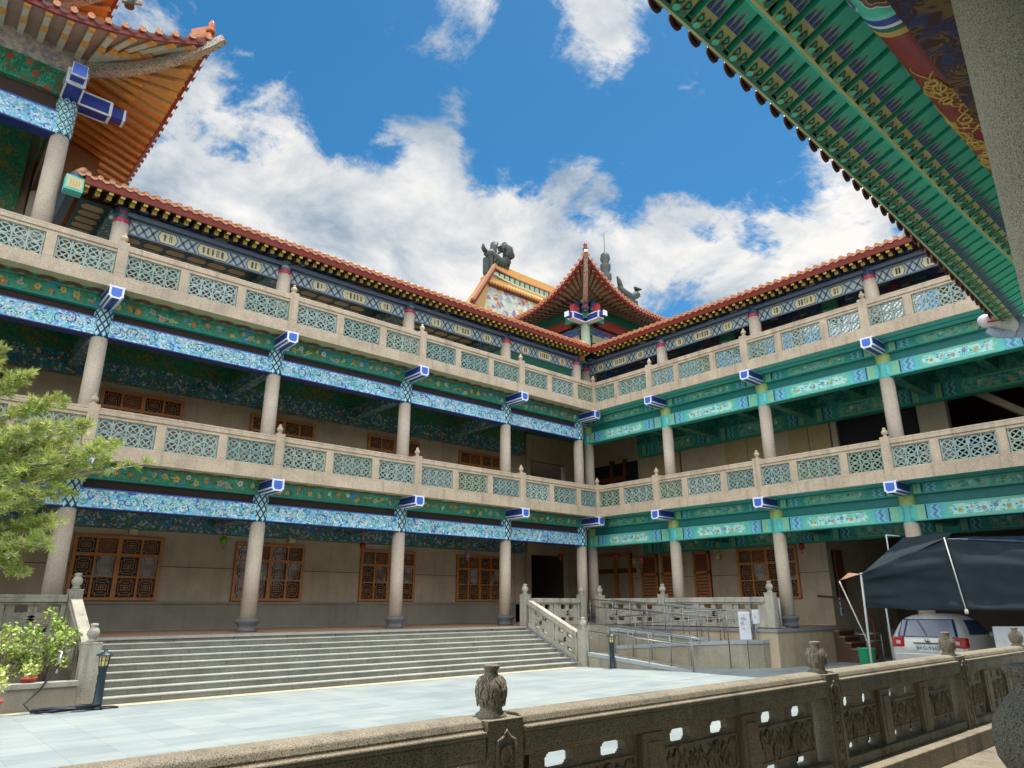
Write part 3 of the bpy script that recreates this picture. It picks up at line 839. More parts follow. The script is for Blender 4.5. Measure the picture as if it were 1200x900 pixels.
def eave(root, T, umin, rise, depth, back):
    ze, ve = 10.93, .68
    # roof sheet
    m = mb()
    pe, pr = lambda u, v: T(u, v, ze - .02), None
    A, Bp = T(umin, ve, ze - .03), T(-ve, ve, ze - .03); C_, D = T(depth, -depth, ze - .03 + rise), T(umin, -depth, ze - .03 + rise)
    m.hexa([A, Bp, C_, D] + [q + V(0, 0, .07) for q in (A, Bp, C_, D)], 'tile_orange')
    E_, F_ = T(back, -back, ze - .6), T(umin, -back, ze - .6)
    m.hexa([D, C_, E_, F_] + [q + V(0, 0, .07) for q in (D, C_, E_, F_)], 'tile_orange')
    m.bar(T(umin, -depth, ze + rise + .1), T(depth, -depth, ze + rise + .1), .25, .3, 'tile_orange')
    rf = m.build('roof', root)
    # tile rows with round caps and drip tiles
    m = mb(); s = .272; u = -ve - .14
    sl = rise / (ve + depth)
    while u > umin:
        pts = [T(u, ve + .04, ze + .045), T(u, -.6 if u < -.9 else max(-.6, -.2), ze + .045 + sl * (ve + .6))]
        m.tube([pts[0], pts[1]], .062, 'tile_orange', 8)
        c = T(u, ve + .045, ze + .045); d = (T(0, 1, 0)).normalized(); a = T(1, 0, 0)
        m.face([c + d * .004 + a * (.068 * math.cos(q)) + V(0, 0, .068 * math.sin(q)) for q in [2 * math.pi * k / 10 for k in range(10)]], 'tile_pale')
        uc = u - s / 2
        m.face([T(uc - .1, ve + .05, ze + .02), T(uc - .07, ve + .05, ze - .04), T(uc, ve + .05, ze - .075), T(uc + .07, ve + .05, ze - .04), T(uc + .1, ve + .05, ze + .02), T(uc, ve + .05, ze - .01)], 'tile_pale')
        u -= s
    m.build('eave_tiles', rf, recalc=False)
    m = mb()
    m.hexa([T(umin, ve - .02, ze - .2), T(-ve + .02, ve - .02, ze - .2), T(-ve + .07, ve - .07, ze - .2), T(umin, ve - .07, ze - .2)] + [T(umin, ve + .02, ze - .03), T(-ve - .02, ve + .02, ze - .03), T(-ve + .03, ve - .03, ze - .03), T(umin, ve - .03, ze - .03)], 'fascia_red')
    m.build('fascia', rf)
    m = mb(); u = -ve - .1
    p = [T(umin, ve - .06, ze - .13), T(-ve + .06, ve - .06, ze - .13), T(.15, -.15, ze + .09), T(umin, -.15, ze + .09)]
    m.hexa(p + [q + V(0, 0, .03) for q in p], 'rafter_board')
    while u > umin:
        def raf(v0, v1, z0, z1, w_, side, end):
            a0, b0 = T(u, v0, z0), T(u, v1, z1)
            m.bar(a0, b0, w_, w_, side)
            d = (a0 - b0).normalized(); ax = T(1, 0, 0); up = ax.cross(d); up = up if up.z > 0 else -up
            c = a0 + d * .004; h = w_ / 2 + .003
            m.face([c - ax * h - up * h, c + ax * h - up * h, c + ax * h + up * h, c - ax * h + up * h], end)
        raf(ve - .08, .22, ze - .21, ze - .1, .1, 'rafter_side', 'rafter_yellow')
        raf(.40, -.1, ze - .25, ze - .08, .11, 'rafter_side', 'gold')
        u -= .272
    m.build('rafters', rf, recalc=False)
    return rf
eave(Lw, TL, -19.35, 1.25, 2.0, 4.2)
eave(Rw, TR, -20.5, .38, .7, 2.0)
# gable trim at the left end of the eave
m = mb()
m.box(-19.75, -19.35, -.62, -.3, 10.45, 10.85, 'teal_mid'); m.box(-19.72, -19.38, -.635, -.62, 10.5, 10.8, 'cream')
for k in range(4): m.box(-19.65 + .06 * k, -19.62 + .06 * k, -.64, -.634, 10.55 + .03 * (k % 2), 10.72, 'gold')
m.tube([(-19.42, -.72, 11.0), (-19.5, -.3, 11.1), (-19.55, .4, 11.35), (-19.55, 1.2, 11.75)], .1, 'tile_pale', 8)
m.hexa([V(-19.6, -.6, 10.7), V(-19.4, -.6, 10.7), V(-19.4, 2, 10.7), V(-19.6, 2, 10.7), V(-19.6, -.6, 11.0), V(-19.4, -.6, 11.0), V(-19.4, 2, 12.0), V(-19.6, 2, 12.0)], 'frieze_edge')
m.build('gable_trim', Lw)

# ------------------------------------------------------------------ convex upturned eave corners
def corner_roof(root, C0, a1, n1, a2, n2, over, zw, ze, rise, fall, L1, L2, mats, sp, up_h, caps=.15, inset=3.0):
    """C0 wall corner; side i runs from the corner along a_i, its outward normal n_i"""
    C0, a1, n1, a2, n2 = [Vector(q + (0,)) if len(q) == 2 else Vector(q) for q in (C0, a1, n1, a2, n2)]
    rf = None
    def kk(t): return max(0, 1 - (t + over) / fall) ** 2
    sides = ((a1, n1, L1, mats['soffit1'], mats['raf1'], mats['rend1']), (a2, n2, L2, mats['soffit2'], mats['raf2'], mats['rend2']))
    def E(a, n, t): k = kk(t); return C0 + a * (t - k * .25) + n * (over + k * .25) + V(0, 0, ze + rise * k)
    def Wp(a, n, t): return C0 + a * max(t, -.0) + V(0, 0, zw)
    roof = mb(); soff = mb(); raf = mb(); tl = mb(); fa = mb()
    for a, n, L, sm, rm, re_ in sides:
        N = 26; ts = [-over + (L + over) * (i / N) ** 1.4 for i in range(N + 1)]
        for t0, t1 in zip(ts[:-1], ts[1:]):
            e0, e1, w0, w1 = E(a, n, t0), E(a, n, t1), Wp(a, n, t0), Wp(a, n, t1)
            soff.hexa([e0, e1, w1, w0] + [q + V(0, 0, .04) for q in (e0, e1, w1, w0)], sm)
            i0 = C0 + a * max(t0, t0 * .0 + .0) - n * inset * min(1, max(0, (t0 + over) / (inset + over))) + V(0, 0, zw + .3 + up_h * min(1, max(0, (t0 + over) / (inset + over))))
            i1 = C0 + a * max(t1, .0) - n * inset * min(1, max(0, (t1 + over) / (inset + over))) + V(0, 0, zw + .3 + up_h * min(1, max(0, (t1 + over) / (inset + over))))
            q = [e0 + V(0, 0, .1), e1 + V(0, 0, .1), i1, i0]
            roof.hexa(q + [z_ + V(0, 0, .06) for z_ in q], 'tile_orange')
            fa.hexa([e0 + n * .03 - V(0, 0, .04), e1 + n * .03 - V(0, 0, .04), e1 - n * .04 - V(0, 0, .04), e0 - n * .04 - V(0, 0, .04)] + [e0 + n * .05 + V(0, 0, .13), e1 + n * .05 + V(0, 0, .13), e1 - n * .04 + V(0, 0, .13), e0 - n * .04 + V(0, 0, .13)], 'fascia_red')
        t = -over + .25
        while t < L:
            e, w_ = E(a, n, t), Wp(a, n, t); d = w_ - e
            mid = e + d * .46
            for p0, p1, wd in ((e + d * .03 - V(0, 0, .05), mid + V(0, 0, -.04), .13), (mid + V(0, 0, -.1) - d * .04, w_ + V(0, 0, -.06), .14)):
                raf.bar(p0, p1, wd, .1, rm)
                p2 = p0 + (p1 - p0) * .22
                raf.bar(p0 - V(0, 0, .006), p2 - V(0, 0, .006), wd + .012, .1, re_)
            t += sp
        t = -over + .08; k = 0
        while t < L:
            e = E(a, n, t); inward = (Wp(a, n, t) - e); inward.z = 0; inward = -n
            tl.tube([e + n * .12 + V(0, 0, .16), e - n * min(.8, t + over + .02) + V(0, 0, .19 + min(.8, t + over + .02) * .45)], .07, 'tile_orange', 8)
            tl.face([e + n * .128 + V(0, 0, .16) + a * (.08 * math.cos(q)) + V(0, 0, .08 * math.sin(q)) for q in [2 * math.pi * i / 10 for i in range(10)]], 'tile_pale')
            e2 = E(a, n, t + sp * .42)
            tl.face([e2 + n * .11 + a * x_ + V(0, 0, z_ - .05) for x_, z_ in ((-.11, .16), (-.08, .09), (0, .045), (.08, .09), (.11, .16), (0, .125))], 'tile_maroon' if mats.get('dark') else 'tile_pale')
            t += sp * .8; k += 1
    rf = roof.build('roof', root, recalc=True)
    soff.build('soffit', rf); raf.build('rafters', rf, recalc=False); tl.build('eave_tiles', rf, recalc=False); fa.build('fascia', rf)
    # hip beam and ornaments
    tip = C0 + (n1 + n2) * (over + .25) + V(0, 0, ze + rise); wc = C0 + V(0, 0, zw - .15)
    dirv = (n1 + n2).normalized(); m = mb()
    pts = []
    for i in range(9):
        s = i / 8; k = kk(-over * s + 0.0) if False else s
        x = C0 + (n1 + n2) * (over + .25) * s
        z = (zw - .2) * (1 - s) + (ze + rise) * s - math.sin(s * math.pi) * .28 * rise - .08
        pts.append(Vector((x.x, x.y, z)))
    tipx = pts[-1] + dirv * .35 + V(0, 0, .22); pts.append(tipx)
    for p0, p1, k in zip(pts[:-1], pts[1:], range(9)): m.bar(p0, p1 + (p1 - p0) * .04, .24 - .008 * k, .30 - .012 * k, mats.get('hip', 'hip_paint'))
    m.build('hip_beam', rf, recalc=False)
    m = mb()
    hp = [tip + V(0, 0, .30) - dirv * (q * 1.0) + V(0, 0, -rise * .55 * min(q, 1.4) / 1.4 + (max(0, q - 1.0)) * .5) for q in (0, .35, .8, 1.4, 2.2, 3.0)]
    m.tube(hp, [.1, .13, .13, .13, .13, .13], 'tile_orange', 8)
    m.build('hip_ridge', rf)
    m = mb()
    b0 = tip + V(0, 0, .36)
    m.ring([(.12, 0), (.13, .1), (.07, .2), (.1, .28), (.03, .42)], 8, mats.get('orn', 'tile_orange'), b0 - dirv * .05)
    m.bar(b0 + V(0, 0, .1), b0 - dirv * .55 + V(0, 0, .02), .12, .22, mats.get('orn', 'tile_orange'))
    m.build('corner_finial', rf)
    return rf, tip, dirv

# left tower
tw = tag(empty('corner_tower', (-21.5, 1.5, 8.4)), 'tall pavilion with upturned orange eaves and white dragon frieze above the left balcony', 'building')
m = mb(); m.ring([(.23, 8.4), (.21, 12.1)], 22, 'granite_column', (-20, 0, 0)); col = m.build('column', tw)
m = mb(); r = .235
m.ring([(r, 12.1), (r, 13.15)], 20, 'navy', (-20, 0, 0))
for i in range(9):
    for j in range(8):
        a = 2 * math.pi * (i + (.5 if j % 2 else 0)) / 9; z = 12.1 + 1.05 * (j + .5) / 8
        P = lambda da, dz, rr: (-20 + rr * math.cos(a + da), rr * math.sin(a + da), z + dz)
        m.face([P(-.3, 0, r + .004), P(0, -.11, r + .012), P(.3, 0, r + .004), P(0, .11, r + .012)], 'white_paint' if j % 2 else 'teal_pale')
        m.face([P(-.14, 0, r + .012), P(0, -.055, r + .017), P(.14, 0, r + .012), P(0, .055, r + .017)], 'teal' if j % 2 else 'white_paint')
m.build('painted_capital', col, recalc=False)
m = mb(); m.ring([(.23, 8.4), (.21, 12.1)], 20, 'granite_column', (-19.95, 3.4, 0)); m.build('column', tw)
m = mb(); m.ring([(.23, 8.4), (.21, 12.1)], 20, 'granite_column', (-24.5, 0, 0)); m.build('column', tw)
def f(m):
    m.box(-27, -20.15, -.18, .18, 12.1, 12.68, 'mosaic_blue'); m.box(-27, -20.15, -.19, .19, 12.06, 12.1, 'navy'); m.box(-27, -20.15, -.19, .19, 12.68, 12.72, 'block_face')
add(tw, 'lower_beam', f)
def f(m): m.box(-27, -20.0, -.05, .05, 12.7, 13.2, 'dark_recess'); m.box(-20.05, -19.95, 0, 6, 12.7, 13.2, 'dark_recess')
add(tw, 'recessed_board', f)
def f(m): m.box(-27, -19.8, -.2, .2, 13.2, 13.9, 'green_redblooms'); m.box(-20.2, -19.79, .2, 7, 13.2, 13.9, 'green_redblooms')
add(tw, 'upper_beam', f)
def f(m): m.box(-27, -19.68, -.32, .22, 13.9, 14.48, 'dragon_relief'); m.box(-20.2, -19.68, .22, 7, 13.9, 14.48, 'dragon_relief')
add(tw, 'dragon_frieze', f)
def f(m): m.box(-20.15, -19.85, .2, 7, 12.1, 12.68, 'scallop_brown')
add(tw, 'side_beam', f)
def f(m):
    m.box(-27, -20.4, 3.4, 3.6, 8.4, 14.5, 'green_ceiling'); m.box(-27, -20.1, .2, 7, 14.48, 14.54, 'green_ceiling')
    m.box(-20.4, -20.2, 3.6, 7, 8.4, 14.5, 'wall_stone'); m.box(-27, -20, 7, 7.2, 8.4, 14.5, 'wall_stone'); m.box(-20.4, -18.6, 3.7, 3.9, 10.9, 14.5, 'soffit_brown')
add(tw, 'back_wall', f)
for ax in (0, 1):
    m = mb()
    def bx(d0, d1, w, z0, z1, mt):
        if ax == 0: m.box(-20 - w, -20 + w, -d1, -d0, z0, z1, mt)
        else: m.box(-20 + d0, -20 + d1, -w, w, z0, z1, mt)
    bx(.2, .95, .2, 13.15, 13.55, 'block_blue'); bx(.95, 1.3, .15, 13.2, 13.5, 'block_blue'); bx(1.3, 1.33, .15, 13.2, 13.5, 'block_face'); bx(.9, .97, .215, 13.13, 13.57, 'white_paint'); bx(1.25, 1.31, .165, 13.18, 13.52, 'white_paint')
    for s in (-1, 1):
        for z in (13.15, 13.55):
            if ax == 0: m.box(-20 + s * .2 - .02, -20 + s * .2 + .02, -.95, -.2, z - .02, z + .02, 'white_paint')
            else: m.box(-19.8, -19.05, s * .2 - .02, s * .2 + .02, z - .02, z + .02, 'white_paint')
    m.build('beam_end', tw, recalc=False)
MT = dict(soffit1='mauve_board', raf1='pale_rafter', rend1='orange_soffit', soffit2='orange_soffit', raf2='orange_rafter', rend2='orange_soffit', dark=True, hip='hip_paint')
rf, tip, dv = corner_roof(tw, (-19.75, -.25), (-1, 0), (0, -1), (0, 1), (1, 0), 2.05, 14.5, 13.86, 1.0, 3.6, 7.0, 7.0, MT, .42, 1.1)
m = mb()
b = tip + V(-1.9, .5, .35)
m.ring([(.12, 0), (.1, .15), (.14, .3), (.1, .42), (.05, .5), (.09, .58), (.03, .68)], 8, 'ornament_dark', b)
m.bar(b + V(-.2, 0, .1), b + V(.25, 0, .3), .1, .12, 'hip_paint'); m.bar(b + V(.1, 0, .35), b + V(.2, -.05, .6), .05, .05, 'hip_paint')
m.build('roof_figure', tw)
MT2 = dict(MT, soffit1='orange_soffit', raf1='orange_rafter')
m = mb(); m.box(-27, -21.2, 3.0, 7, 14.6, 18.2, 'green_redblooms'); m.build('upper_storey', tw)
corner_roof(tw, (-21.2, 3.0), (-1, 0), (0, -1), (0, 1), (1, 0), 1.75, 18.3, 17.7, .8, 3.0, 6.0, 5.0, MT2, .42, 1.3)

# corner pavilion behind the meeting of the wings
pv = tag(empty('corner_pavilion', (4.5, 4.5, 8)), 'small pavilion with one sharp upturned red eave rising behind the inner corner', 'building')
m = mb(); m.box(2.5, 8, 2.5, 8, 8.3, 15.2, 'near_green_dark'); m.build('wall', pv)
m = mb(); m.ring([(.24, 11.4), (.22, 13.9)], 18, 'ridge_green', (2.4, 2.4, 0)); m.build('column', pv)
m = mb()
m.box(2.55, 8, 2.35, 2.5, 13.3, 13.75, 'dougong_blue'); m.box(2.35, 2.5, 2.55, 8, 13.3, 13.75, 'dougong_blue')
m.box(3.2, 8, 2.25, 2.5, 13.85, 14.3, 'fascia_red'); m.box(2.25, 2.5, 3.2, 8, 13.85, 14.3, 'fascia_red')
m.box(2.1, 3.4, 2.05, 2.3, 13.95, 14.5, 'capital_green'); m.box(2.05, 2.3, 2.1, 3.4, 13.95, 14.5, 'capital_green')
m.build('painted_beam', pv)
m = mb()
m.box(2.6, 8, 2.1, 2.16, 12.8, 13.2, 'rafter_dull'); m.box(2.1, 2.16, 2.6, 8, 12.8, 13.2, 'rafter_dull')
m.build('railing', pv)
for ax in (0, 1):
    m = mb()
    def bx(d0, d1, w, z0, z1, mt):
        if ax == 0: m.box(2.4 - w, 2.4 + w, 2.4 - d1, 2.4 - d0, z0, z1, mt)
        else: m.box(2.4 - d1, 2.4 - d0, 2.4 - w, 2.4 + w, z0, z1, mt)
    bx(.1, 1.0, .17, 13.82, 14.14, 'block_blue'); bx(1.0, 1.3, .12, 13.86, 14.1, 'block_blue')
    bx(.1, 1.02, .185, 14.12, 14.17, 'white_paint'); bx(.1, 1.02, .185, 13.79, 13.84, 'white_paint'); bx(.98, 1.03, .185, 13.79, 14.17, 'white_paint'); bx(1.27, 1.32, .13, 13.85, 14.11, 'white_paint')
    m.build('beam_end', pv, recalc=False)
m = mb()
for q in ((1.9, 2.4), (2.4, 1.9), (1.95, 1.95)): m.ring([(.1, 14.2), (.2, 14.4), (.12, 14.55), (.24, 14.75)], 10, 'dougong_blue', (q[0], q[1], 0))
m.box(1.5, 1.9, 2.3, 2.55, 14.25, 14.6, 'red_petal'); m.box(2.3, 2.55, 1.5, 1.9, 14.25, 14.6, 'red_petal')
m.build('bracket', pv)
MP = dict(soffit1='soffit_red', raf1='rafter_dull', rend1='scallop_brown', soffit2='soffit_red', raf2='rafter_dull', rend2='scallop_brown', hip='hip_paint', orn='fascia_red')
corner_roof(pv, (2.4, 2.4), (1, 0), (0, -1), (0, 1), (-1, 0), 1.6, 15.0, 14.55, 1.55, 4.4, 5.6, 5.6, MP, .3, .9, inset=2.6)

# far temple hall
fh = tag(empty('temple_hall', (18, 22, 0)), 'distant temple hall with thick orange ridge, mosaic panel and dark dragon finials', 'building')
def f(m):
    m.box(9.9, 40, 21, 34, -1, 21, 'wall_stone')
add(fh, 'wall', f)
def f(m):
    n = 12
    for i in range(n):
        x0, x1 = 10.5 + 16 * i / n, 10.5 + 16 * (i + 1) / n
        sg = lambda x: -.0 * (x - 10.5) + .35 * max(0, 1 - (x - 10.5) / 3) ** 2
        for z0, z1, y, mt in ((26.05, 26.7, 19.5, 'orange_soffit'), (25.95, 26.05, 19.35, 'tile_pale'), (25.4, 25.95, 19.65, 'ornament_dark'), (25.28, 25.4, 19.3, 'cream')):
            p = [V(x0, y, z0 + sg(x0)), V(x1, y, z0 + sg(x1)), V(x1, 20.4, z0 + sg(x1)), V(x0, 20.4, z0 + sg(x0))]
            m.hexa(p + [V(x0, y, z1 + sg(x0)), V(x1, y, z1 + sg(x1)), V(x1, 20.4, z1 + sg(x1)), V(x0, 20.4, z1 + sg(x0))], mt)
    for i in range(26):
        x = 10.9 + i * .55; m.box(x, x + .4, 19.45, 19.64, 25.43, 25.93, 'ridge_green')
    m.box(10.3, 26.5, 19.3, 20.4, 26.7 + 0, 26.82, 'orange_rafter') if False else None
ridge = add(fh, 'roof_ridge', f, recalc=False)
def f(m):
    for i in range(54):
        x = 10.0 + i * .3
        m.tube([(x, 19.55, 25.25), (x, 18.85, 24.5)], .12, 'orange_soffit', 7)
    m.box(9.8, 26.5, 18.95, 19.6, 24.42, 24.6, 'fascia_red'); m.box(9.8, 26.5, 19.2, 19.9, 24.6, 25.2, 'orange_rafter')
add(fh, 'roof', f, recalc=False)
def f(m): m.box(9.7, 26.5, 19.3, 20.4, 21.9, 24.4, 'figure_relief')
add(fh, 'mosaic_panel', f)
def f(m):
    m.hexa([V(8.2, 18.6, 22.2), V(9.6, 19.2, 22.2), V(9.6, 20.2, 22.2), V(8.2, 20.2, 22.2), V(10.1, 18.9, 25.2), V(10.4, 19.3, 25.2), V(10.4, 20.2, 25.2), V(10.1, 20.2, 25.2)], 'orange_rafter')
    m.bar((8.0, 18.6, 22.1), (10.35, 18.9, 25.9), .25, .35, 'fascia_red'); m.bar((7.9, 18.4, 22.3), (10.35, 18.8, 26.1), .3, .2, 'tile_pale')
add(fh, 'gable_board', f)
def f(m):
    m.box(9.95, 10.3, 19.3, 20.2, 25.6, 27.5, 'ornament_dark')
    m.tube([(9.7, 19.6, 27.6), (10.2, 19.6, 27.9), (10.9, 19.6, 27.5), (11.7, 19.6, 27.2), (12.5, 19.6, 27.6), (12.95, 19.6, 28.4), (12.8, 19.6, 29.2), (12.2, 19.6, 29.5), (11.8, 19.6, 29.1), (12.0, 19.6, 28.6)], [.25, .45, .5, .5, .6, .6, .5, .42, .35, .2], 'ornament_dark', 10)
    m.tube([(10.7, 19.6, 27.7), (10.75, 19.6, 28.5), (10.9, 19.6, 29.25)], [.38, .33, .4], 'ornament_dark', 10)
    for k in range(7): m.tube([(10.2 + k * .4, 19.5, 26.7), (10.3 + k * .4, 19.3, 27.15 + .12 * (k % 2))], [.16, .1], 'ornament_dark', 6)
    for k in range(9): q = .5 + k * .33; m.tube([(12.35 + .75 * math.cos(q), 19.6, 28.35 + .95 * math.sin(q)), (12.35 + 1.05 * math.cos(q), 19.6, 28.35 + 1.3 * math.sin(q))], [.16, .03], 'ornament_dark', 5)
    for k in range(6): m.tube([(10.0, 19.4, 25.8 + .3 * k), (9.72, 19.2, 25.95 + .3 * k)], [.12, .03], 'ornament_dark', 5)
    m.tube([(9.6, 19.6, 27.9), (9.2, 19.5, 28.15), (9.1, 19.4, 28.5)], [.25, .2, .1], 'ornament_dark', 8)
def g(m, f0=f):
    f0(m)
    for q in m.v: q.x = 10.3 + (q.x - 10.0) * .74; q.z = 26.3 + (q.z - 26.3) * .74
f = g
add(fh, 'dragon_finial', f)
def f(m):
    m.ring([(.55, 27.0), (.5, 29.0), (.35, 29.3), (.55, 29.7), (.55, 30.2), (.32, 30.4), (.5, 30.8), (.5, 31.2), (.3, 31.4), (.48, 31.8), (.4, 32.3), (.05, 32.6), (.04, 34.7)], 12, 'ornament_dark', (24.6, 19.6, 0))
    m.box(20, 34, 19.2, 20.4, 24, 27.5, 'ornament_dark')
add(fh, 'spire', f)
def f(m):
    m.tube([(26.0, 19.5, 29.8), (26.8, 19.5, 29.1), (28, 19.5, 28.9), (29.2, 19.5, 29.6), (29.7, 19.5, 30.4), (29.0, 19.5, 30.6)], [.2, .5, .5, .5, .4, .15], 'ornament_dark', 8)
    m.tube([(26.4, 19.5, 29.4), (26.1, 19.5, 30.4), (25.8, 19.5, 31)], [.3, .25, .1], 'ornament_dark', 7)
    m.box(26.3, 29, 19.2, 20, 24, 28.6, 'ornament_dark')
def g2(m, f1=f):
    f1(m)
    for q in m.v: q.x = 27.6 + (q.x - 27.6) * .8; q.z = 28.6 + (q.z - 28.6) * .8
f = g2
add(fh, 'dragon_finial', f)

# ------------------------------------------------------------------ ground, podium, steps
m = mb(); m.face([(-500, -500, -1.1), (500, -500, -1.1), (500, 500, -1.1), (-500, 500, -1.1)], 'courtyard_tile'); struct(m.build('ground', recalc=False))
m = mb(); m.box(-24, -4.9, -3.85, -3.45, -1.11, -1.092, 'yellow_strip'); struct(m.build('path_strip'))
m = mb()
m.box(-24, -1.15, -1.2, 3.5, -1.15, -.03, 'dado_stone'); m.box(-24, -1.15, -1.22, 3.46, -.03, 0, 'floor_terracotta')
m.box(-1.15, 3.58, -7.9, 3.5, -1.15, -.03, 'wall_stone'); m.box(-1.1, 3.56, -7.85, 3.46, -.03, -.002, 'floor_terracotta'); m.box(-1.2, 3.58, -7.94, 3.4, -.12, -.028, 'base_stone')
struct(m.build('terrace_floor'))
m = mb()
for k in range(9):
    z1 = -.122 * k; y0 = -1.22 - .285 * k
    if k: m.box(-17.85, -5.02, y0, y0 + .285 + .03, -1.12, z1 - .022, 'granite_riser_shaded'); m.box(-17.85, -5.02, y0 - .014, y0 + .285, z1 - .022, z1, 'granite_tread_lit')
    else: m.box(-17.85, -5.02, -1.245, -1.19, -.055, .004, 'granite_tread_lit')
rnd = random.Random(4)
for k in range(9):
    x = -17.7 + rnd.uniform(.2, 1.2)
    while x < -5.2:
        m.box(x - .006, x + .006, -1.224 - .285 * k - .0, -1.20 - .285 * k, -.122 * (k + 1), -.122 * k - .025, 'joint_dark') ; x += 1.35
st = tag(m.build('stone_steps'), 'wide grey granite steps with edges coloured as sunlit climbing to the left gallery', 'steps')

def stone_post(h, w=.26, mat='granite_rail', k=1.0):
    m = mb(); m.box(-w / 2, w / 2, -w / 2, w / 2, 0, h, mat)
    for sx, sy in ((0, -1), (0, 1), (1, 0), (-1, 0)):
        for a in (-w * .27, w * .27):
            if sx == 0: m.box(a - .012, a + .012, sy * w / 2 - .008, sy * w / 2 + .008, h * .15, h * .85, mat)
            else: m.box(sx * w / 2 - .008, sx * w / 2 + .008, a - .012, a + .012, h * .15, h * .85, mat)
        if sx == 0:
            for z in (.22, .36, .5, .64, .78): m.ring([(.001, 0), (.05, .0), (.05, .02)], 8, mat, (0, sy * (w / 2 - .006), h * z), axis='y')
    m.box(-w / 2 - .01, w / 2 + .01, -w / 2 - .01, w / 2 + .01, h - .03, h, mat)
    o = m.build('railing_post', None, center=False, bevel=.01)
    f_ = mb(); f_.ring([(r * k, z * k) for r, z in [(.085, 0), (.09, .025), (.06, .05), (.07, .07), (.105, .13), (.11, .18), (.085, .24), (.05, .28), (.075, .30), (.07, .33), (.03, .34)]], 14, mat, (0, 0, h))
    f_.build('finial', o, (0, 0, 0), center=False)
    return o
def balus(root, P, Q, npan, mat='granite_rail', rail_h=.88, low=.08, th=.14, post_free=.15):
    """rail and carved panels from P to Q (base points), sheared along a slope"""
    P, Q = Vector(P), Vector(Q); d = Q - P; hd = Vector((d.x, d.y, 0)); L = hd.length; ax = hd / L; nx = Vector((-ax.y, ax.x, 0)); sl = d.z / L
    def X(u, v, z): return P + ax * u + nx * v + V(0, 0, z + sl * u)
    m = mb()
    for v, z0, z1 in ((.11, rail_h - .07, rail_h), (.13, rail_h - .15, rail_h - .07), (.09, rail_h - .2, rail_h - .15)): m.box(post_free, L - post_free, -v, v, z0, z1, mat, X)
    m.box(post_free, L - post_free, -.12, .12, 0, low + .05, mat, X); m.build('rail', root, bevel=.012)
    w = (L - 2 * post_free) / npan
    for i in range(npan):
        a, b = post_free + w * i, post_free + w * (i + 1); m = mb(); z0, z1 = low + .05, rail_h - .2; h = z1 - z0
        m.box(a, a + .09, -.075, .075, z0, z1, mat, X); m.box(b - .09, b, -.075, .075, z0, z1, mat, X)
        m.box(a + .09, b - .09, -.045, .045, z0 + h * .22, z0 + h * .72, mat, X)
        for s in range(5):
            u = a + .09 + (b - a - .18) * (s + .5) / 5
            if s % 2 == 0: m.box(u - (b - a) * .07, u + (b - a) * .07, -.045, .045, z0 + h * .72, z1, mat, X); m.box(u - (b - a) * .07, u + (b - a) * .07, -.045, .045, z0, z0 + h * .22, mat, X)
        for s in (-1, 1):
            m.bar(X(a + w * .2, s * .05, z0 + h * .3), X(a + w * .8, s * .05, z0 + h * .64), .05, .02, mat, up=nx); m.bar(X(a + w * .2, s * .05, z0 + h * .64), X(a + w * .8, s * .05, z0 + h * .3), .05, .02, mat, up=nx)
            m.ring([(.001, 0), (h * .16, 0), (h * .16, .02)], 8, mat, X((a + b) / 2, s * .045, z0 + h * .47), axis='y' if abs(ax.x) > .5 else 'x')
        m.build('carved_panel', root, recalc=False)
def post_at(root, p, h, k=1.0, mat='granite_rail', w=.26):
    return use('sp%.2f%s%.2f' % (h, mat, w), lambda: stone_post(h, w, mat, k), root, p)

r = tag(empty('stair_railing', (-4.85, -2.2, -.6)), 'sloping carved stone railing on the right side of the wide steps', 'stone railing')
balus(r, (-4.85, -1.1, .02), (-4.85, -3.55, -1.05), 2, low=.1, rail_h=.86)
post_at(r, (-4.85, -1.0, 0), 1.0); post_at(r, (-4.85, -3.6, -1.1), 1.06)
m = mb()
for k in range(9): m.box(-5.05, -4.68, -1.25 - .285 * k - .1, -1.25 - .285 * k + .24, -1.12, -.04 - .122 * k, 'base_stone')
m.build('stepped_kerb', r)
r = tag(empty('stair_railing', (-18.02, -2.2, -.6)), 'sloping carved stone railing beside the shrubs at the left of the steps', 'stone railing')
balus(r, (-18.02, -1.1, .02), (-18.02, -3.2, -1.0), 2, low=.1, rail_h=.86)
post_at(r, (-18.02, -1.0, 0), 1.0); post_at(r, (-18.02, -3.25, -1.1), 1.10, w=.3)
r = tag(empty('stone_railing', (-20, -1.1, 0)), 'level stone railing above the planter at far left', 'stone railing')
balus(r, (-23, -1.05, 0), (-18.02, -1.05, 0), 4)
r = tag(empty('stone_railing', (-3.3, -1.1, 0)), 'short stone railing from the stair head to the corner columns', 'stone railing')
balus(r, (-4.85, -1.05, 0), (-2.2, -1.05, 0), 2); post_at(r, (-2.15, -1.05, 0), 1.0)
r = tag(empty('stone_railing', (-1.05, -4.3, 0)), 'long stone railing in front of the right gallery doors above the ramp', 'stone railing')
balus(r, (-1.05, -.95, 0), (-1.05, -3.8, 0), 2); balus(r, (-1.05, -3.8, 0), (-1.05, -7.75, 0), 3)
for y in (-.95, -3.8, -7.75): post_at(r, (-1.05, y, 0), 1.0)

